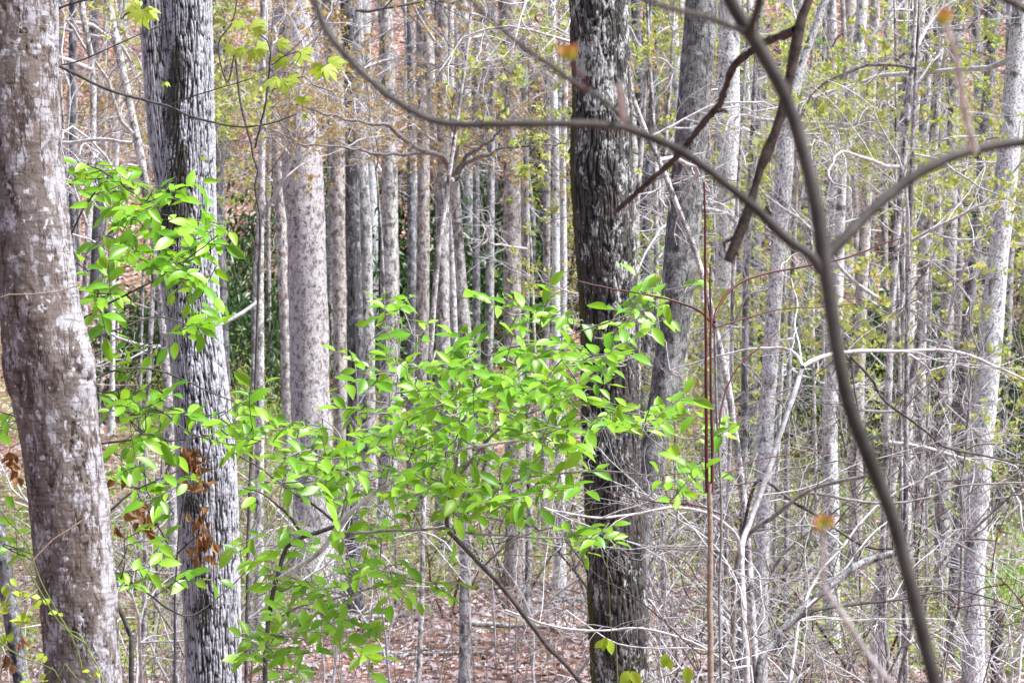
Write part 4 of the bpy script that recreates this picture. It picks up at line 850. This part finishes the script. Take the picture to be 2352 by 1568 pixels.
limb_of(root, 'branch', [(66, 150), (110, 145), (140, 153), (245, 205), (340, 230), (392, 242), (440, 264), (520, 283), (588, 285), (680, 262)], 8.9, 8.7, 9, 3.5, 'twig_dark')
limb_of(root, 'branch', [(392, 242), (440, 225), (500, 205), (580, 180)], 8.8, 8.6, 4, 2, 'twig_dark')
limb_of(root, 'branch', [(66, 160), (160, 146), (250, 110), (330, 75), (420, 40)], 8.9, 8.7, 4, 2, 'twig_dark')
limb_of(root, 'branch', [(70, 330), (155, 326), (200, 320), (250, 318), (305, 328)], 8.9, 8.7, 9, 7, 'twig_pale')
limb_of(root, 'branch', [(60, 60), (160, 10), (276, -10), (276, 40), (290, 30), (325, 20)], 8.9, 8.5, 6, 3, 'twig_dark')
maple_leaves(root, [(325, 22, 46, -2.6), (328, 22, 52, -1.4), (332, 22, 46, -.5), (322, 18, 34, 2.5)], 8.5)
maple_leaves(root, [(378, 190, 14, -2.5), (380, 190, 14, -.4), (466, 360, 14, -1.4), (700, 262, 18, -1.8)], 8.7)
# dead brown leaves still hanging on a small oak
x, y = root_at(400, 8.8)
root = thing('dead_leaved_oak', 'small oak with clusters of curled brown dead leaves beside the furrowed trunk', 'sapling', (x, y, gz(x, y)))
limb_of(root, 'stem', [(405, vg(405, 8.8)), (400, 1500), (402, 1330), (412, 1200), (430, 1100), (436, 1010)], 8.8, 8.8, 8, 4, 'twig_dark')
limb_of(root, 'branch', [(406, 1290), (360, 1200), (325, 1150), (310, 1120)], 8.8, 8.6, 4, 3, 'twig_dark')
limb_of(root, 'branch', [(408, 1270), (440, 1240), (470, 1220), (490, 1235)], 8.8, 8.7, 4, 3, 'twig_dark')
limb_of(root, 'branch', [(400, 1180), (300, 1060), (150, 1010), (40, 1020), (20, 1040)], 8.8, 8.6, 4, 3, 'twig_dark')
for (cu, cv, ru, rv, n) in [(408, 1068, 26, 22, 7), (440, 1062, 22, 22, 6), (452, 1115, 28, 20, 7), (440, 1040, 14, 20, 4), (325, 1180, 28, 30, 10), (345, 1215, 14, 20, 4), (460, 1205, 20, 24, 6), (472, 1255, 24, 26, 10), (455, 1285, 24, 14, 5), (256, 1105, 22, 20, 4), (30, 1080, 14, 34, 8), (262, 1225, 10, 10, 2), (20, 1530, 16, 24, 4), (36, 1480, 12, 12, 2)]:
    for k in range(int(n * 1.7)):
        p = P(cu + rg.gauss(0, .6) * ru, cv + rg.gauss(0, .55) * rv - 12, 8.65 + rg.uniform(-.1, .08)); dv = unit((rg.gauss(0, .6), rg.gauss(0, .5), -1)); put_leaf(root, rg.choice(DEAD), p, dv, unit((rg.gauss(0, .7), -1, rg.gauss(0, .4))), px(rg.uniform(18, 38), 8.7), 'dead_leaf')

# greenbrier vine at the foot of the spotted trunk
d = 6.1; x, y = root_at(60, d)
root = thing('green_vine', 'thin green vine with small lime leaves climbing before the lichen spotted trunk', 'vine', (x, y, gz(x, y)))
for uv, w in (([(60, vg(60, d)), (110, 1640), (180, 1568), (172, 1500), (145, 1440), (110, 1380), (82, 1320), (65, 1270), (45, 1230), (10, 1190), (-20, 1140)], 5), ([(60, vg(60, d)), (150, 1700), (235, 1568), (215, 1520), (200, 1480), (160, 1450), (130, 1420), (100, 1370), (60, 1300)], 5), ([(60, vg(60, d)), (90, 1640), (150, 1570), (120, 1530), (90, 1522), (40, 1500), (0, 1470), (-30, 1440)], 4), ([(145, 1445), (180, 1455), (205, 1500), (230, 1540), (245, 1580)], 4), ([(90, 1350), (50, 1380), (20, 1390), (-20, 1400)], 3)):
    c = limb_of(root, 'stem', uv, d, d - .15, w, w * .7, 'twig_green')
lm = [leaf_mesh('leaf', M['leaf_lime'], .62, .08, .2, .2 * k, 90 + k) for k in range(3)]
for (cu, cv, ru, rv, n) in [(104, 1380, 10, 10, 3), (10, 1390, 18, 14, 4), (45, 1425, 20, 14, 7), (10, 1475, 14, 14, 4), (228, 1538, 8, 8, 3), (212, 1545, 8, 8, 2), (105, 1505, 6, 6, 2), (70, 1545, 14, 14, 4), (95, 1560, 12, 8, 3), (135, 1405, 6, 6, 2), (20, 1330, 14, 20, 3), (60, 1360, 10, 10, 3)]:
    for k in range(n): put_leaf(root, rg.choice(lm), P(cu + rg.gauss(0, .6) * ru, cv + rg.gauss(0, .6) * rv, d - .1), unit((rg.gauss(0, 1), -.4, rg.gauss(.1, .8))), unit((rg.gauss(0, .4), -.7, .7)), px(rg.uniform(14, 28), d), 'leaf')
d = 6.1; x, y = root_at(-30, d)
root = thing('tan_twig_shrub', 'leafless tan twigs curving across the lichen spotted trunk', 'shrub', (x, y, gz(x, y)))
limb_of(root, 'stem', [(-30, vg(-30, d)), (-20, 1568), (-10, 1440), (10, 1386), (40, 1330), (75, 1289), (120, 1240), (160, 1215), (190, 1194)], d, 6.15, 7, 4, 'twig_tan')
limb_of(root, 'stem', [(-36, vg(-36, d)), (-60, 1300), (-60, 900), (-40, 720), (0, 683), (60, 678), (120, 672), (165, 664), (182, 655)], d, 6.1, 5, 3, 'twig_tan')

# greenish seedling leaves low in the middle
x, y = root_at(1420, 8.4)
root = thing('seedling', 'seedling with a few drooping lime leaves before the foot of the dark flaky trunk', 'seedling', (x, y, gz(x, y)))
limb_of(root, 'stem', [(1425, vg(1425, 8.4)), (1418, 1568), (1405, 1480), (1398, 1350), (1392, 1240)], 8.4, 8.3, 4, 2, 'twig_green')
limb_of(root, 'branch', [(1418, 1580), (1450, 1530), (1500, 1500), (1530, 1520)], 8.4, 8.3, 3, 2, 'twig_green')
limb_of(root, 'branch', [(1425, 1620), (1480, 1570), (1560, 1540), (1580, 1530)], 8.4, 8.3, 3, 2, 'twig_green')
for (u, v, s_, a) in [(1392, 1462, 34, -1.9), (1396, 1468, 36, -1.2), (1385, 1470, 26, -2.4), (1530, 1500, 34, -1.8), (1534, 1510, 30, -1.3), (1578, 1530, 40, -1.5), (1445, 1540, 36, -2.2), (1450, 1540, 40, -1.), (1440, 1556, 34, -1.6)]:
    put_leaf(root, rg.choice(lm), P(u, v, 8.3), unit((math.cos(a), -.2, math.sin(a))), unit((rg.gauss(0, .4), -1, .4)), px(s_, 8.3), 'leaf')

# ------------------------------------------------------------------ boulder, fallen wood
def boulder(u, d, s, label):
    x = (u - 1176) / FPX * d; root_z = gz(x, d); th = np.linspace(0, math.pi, 14); ph = np.arange(20) * 6.283 / 20
    T, H_ = np.meshgrid(th, ph, indexing='ij'); V = np.stack([np.sin(T) * np.cos(H_), np.sin(T) * np.sin(H_), np.cos(T) * .6], 2).reshape(-1, 3)
    V = V * (s * (.75 + .5 * fbm(V * 1.6 + 5 + u, 3)))[:, None]; me = mesh_from('boulder', V, grid_faces(14, 20)); me.materials.append(M['stone'])
    o = link('boulder', me, None, (x, d, root_z + s * .15)); o['label'] = label; o['category'] = 'boulder'
boulder(1082, 60.5, .75, 'pale boulder in the dark gap behind the dogwood')
boulder(700, 48, .4, 'low grey stone lying behind the thick speckled trunk')
rg = random.Random(14)
FL = [(1120, 30, 1.6, .03, 'thin grey fallen branch lying near the slim dogwood foot'), (790, 27, 1.4, .05, 'short fallen log beside the dark bluish trunk'), (1480, 29, 2.2, .04, 'fallen branch lying behind the dark flaky trunk'), (2020, 34, 3.0, .06, 'long fallen log on the slope behind the blurred stem'), (1930, 26, 1.6, .03, 'fallen branch under the bowed white mottled trunk'), (980, 24.5, 1.2, .025, 'bleached stick on the litter below the leafy sapling'), (340, 24, 1.3, .03, 'fallen stick on the litter beside the furrowed trunk'), (2300, 24, 2.2, .05, 'mossy fallen log below the white blotchy trunk'), (1250, 26, 1.8, .03, 'bleached branch on the litter below the whitish stem pair')]
for (u, d, ln, r, la) in FL:
    x = (u - 1176) / FPX * d; a = rg.uniform(-.5, .5); n = 12; t = np.linspace(-.5, .5, n) * ln
    c = np.stack([x + t * math.cos(a), d + t * math.sin(a), np.zeros(n)], 1); c[:, 2] = gz(c[:, 0], c[:, 1]) + r * .7 + np.abs(np.sin(np.arange(n))) * .01
    mb = MB(); mb.tube(c, np.linspace(r, r * .5, n), 8); q = c[7]; mb.tube(crom([q, q + (.15, .1, .12), q + (.4, .1, .3)], 5), np.linspace(r * .4, r * .15, 5), 5)
    o = mb.build('fallen_branch', M['bark_old'] if 'mossy' in la else M['bark_pale']); o['label'] = la; o['category'] = 'log' if 'log' in la else 'branch'
# mossy stump
d = 20
x = (2292 - 1176) / FPX * d; zs = np.arange(gz(x, d) - .1, P(0, 1385, d)[2], .05); C = np.stack([np.full(len(zs), x), np.full(len(zs), float(d)), zs], 1)
root = thing('stump', 'dark mossy snag standing beside the white blotchy trunk', 'stump', (x, d, gz(x, d)))
R = np.full(len(zs), .055); R[-1] = .02; C[-1, 2] += .03; simple_trunk(root, C, R, M['bark_old'], 12, 5)

# ------------------------------------------------------------------ the close sapling and hanging dead branch
d = 1.71; x, y = root_at(2290, d)
root = thing('near_sapling', 'out of focus olive brown sapling stem with long forked side branches', 'sapling', (x, y, gz(x, y)))
limb_of(root, 'stem', [(2330, vg(2330, d)), (2270, 3200), (2210, 2200), (2165, 1720), (2140, 1575), (2118, 1480), (2090, 1370), (2060, 1250), (2030, 1150), (1985, 1040), (1940, 920), (1915, 800), (1900, 700), (1884, 600), (1866, 470), (1832, 330), (1790, 205), (1722, 85), (1670, 0), (1600, -160), (1560, -400)], d, 1.710, 38, 33, 'twig_near')
limb_of(root, 'branch', [(1888, 620), (1905, 585), (1960, 530), (2030, 460), (2120, 395), (2220, 350), (2352, 325), (2480, 310)], 1.710, 1.786, 29, 19, 'twig_near')
limb_of(root, 'branch', [(1886, 625), (1860, 585), (1800, 540), (1740, 480), (1640, 400), (1560, 345), (1460, 300), (1400, 286), (1300, 282), (1180, 284), (1050, 285), (980, 268), (910, 225), (860, 188), (800, 130), (750, 70), (722, 0), (700, -80)], 1.710, 1.672, 24, 14, 'twig_near')
limb_of(root, 'branch', [(1470, 304), (1430, 270), (1400, 240), (1320, 190), (1250, 140), (1180, 90), (1090, 10), (1040, -40)], 1.748, 1.444, 14, 10, 'twig_near')
limb_of(root, 'branch', [(1722, 90), (1735, 40), (1750, -20), (1760, -120)], 1.710, 1.672, 20, 14, 'twig_near')
limb_of(root, 'branch', [(1712, 75), (1660, 52), (1600, 32), (1500, 4), (1420, -30)], 1.710, 1.520, 16, 10, 'twig_near')
limb_of(root, 'spur', [(1432, 275), (1425, 235), (1415, 185)], 1.672, 1.35, 14, 18, 'twig_pale')
limb_of(root, 'twig', [(1350, 208), (1338, 180), (1322, 160), (1306, 140)], 1.558, 1.520, 7, 8, 'twig_red')
bm_ = leaf_mesh('bud', M['bud'], .55, .2, .1, .4, 5)
for a in (1.7, 2.1, 2.4, 1.2): put_leaf(root, bm_, P(1308, 140, 1.520), unit((math.cos(a), rg.gauss(0, .3), math.sin(a))), unit((rg.gauss(0, .5), -1, .2)), px(44, 1.520), 'bud')
limb_of(root, 'twig', [(2100, 1690), (2060, 1600), (2000, 1515), (1930, 1400), (1892, 1340), (1890, 1260), (1893, 1200)], 1.672, 1.482, 15, 9, 'twig_pale')
for a in (1.6, 2.3, .8, 2.8, .3, 3.5): put_leaf(root, bm_, P(1893, 1205, 1.482), unit((math.cos(a), rg.gauss(0, .3), math.sin(a))), unit((rg.gauss(0, .5), -1, .2)), px(30, 1.482), 'bud')
limb_of(root, 'twig', [(2240, 345), (2215, 270), (2200, 180), (2180, 90), (2168, 40)], 1.748, 1.444, 16, 12, 'twig_pale')
for a in (1.5, 1.8, 1.1): put_leaf(root, bm_, P(2166, 60, 1.444), unit((math.cos(a), 0, math.sin(a))), unit((rg.gauss(0, .5), -1, .2)), px(44, 1.444), 'bud')
limb_of(root, 'branch', [(2420, 315), (2480, 160), (2400, 60), (2352, 28), (2290, -5), (2240, -40)], 1.786, 1.976, 16, 14, 'twig_brown')
d = 3.5
x, y = root_at(1990, d)
root = thing('dead_sapling', 'reddish brown dead limb hanging down to a frayed tip with a crooked side branch', 'sapling', (root_at(2500, d)[0], d, gz(root_at(2500, d)[0], d)))
limb_of(root, 'stem', [(2500, vg(2500, d)), (2500, 1600), (2480, 600), (2400, 0), (2250, -300), (2050, -360), (1920, -200), (1856, -5), (1835, 50), (1815, 150), (1790, 260), (1760, 340), (1735, 400), (1720, 460), (1698, 530), (1672, 600)], d, 3.5, 50, 22, 'twig_brown')
limb_of(root, 'branch', [(1826, 70), (1800, 82), (1764, 96), (1735, 115), (1692, 150), (1672, 200), (1655, 245), (1640, 262), (1590, 322), (1550, 372), (1490, 420), (1450, 455), (1418, 484)], 3.5, 3.7, 20, 11, 'twig_brown')
limb_of(root, 'spur', [(1648, 256), (1664, 254), (1672, 258)], 3.55, 3.55, 10, 6, 'twig_brown')
limb_of(root, 'spur', [(1550, 372), (1548, 395), (1542, 408)], 3.6, 3.6, 9, 5, 'twig_brown')
limb_of(root, 'spur', [(1700, 520), (1690, 560), (1696, 588)], 3.5, 3.5, 16, 5, 'twig_brown')
limb_of(root, 'spur', [(1690, 545), (1668, 560), (1666, 580)], 3.5, 3.5, 12, 4, 'twig_brown')
print('objects', len(bpy.data.objects))
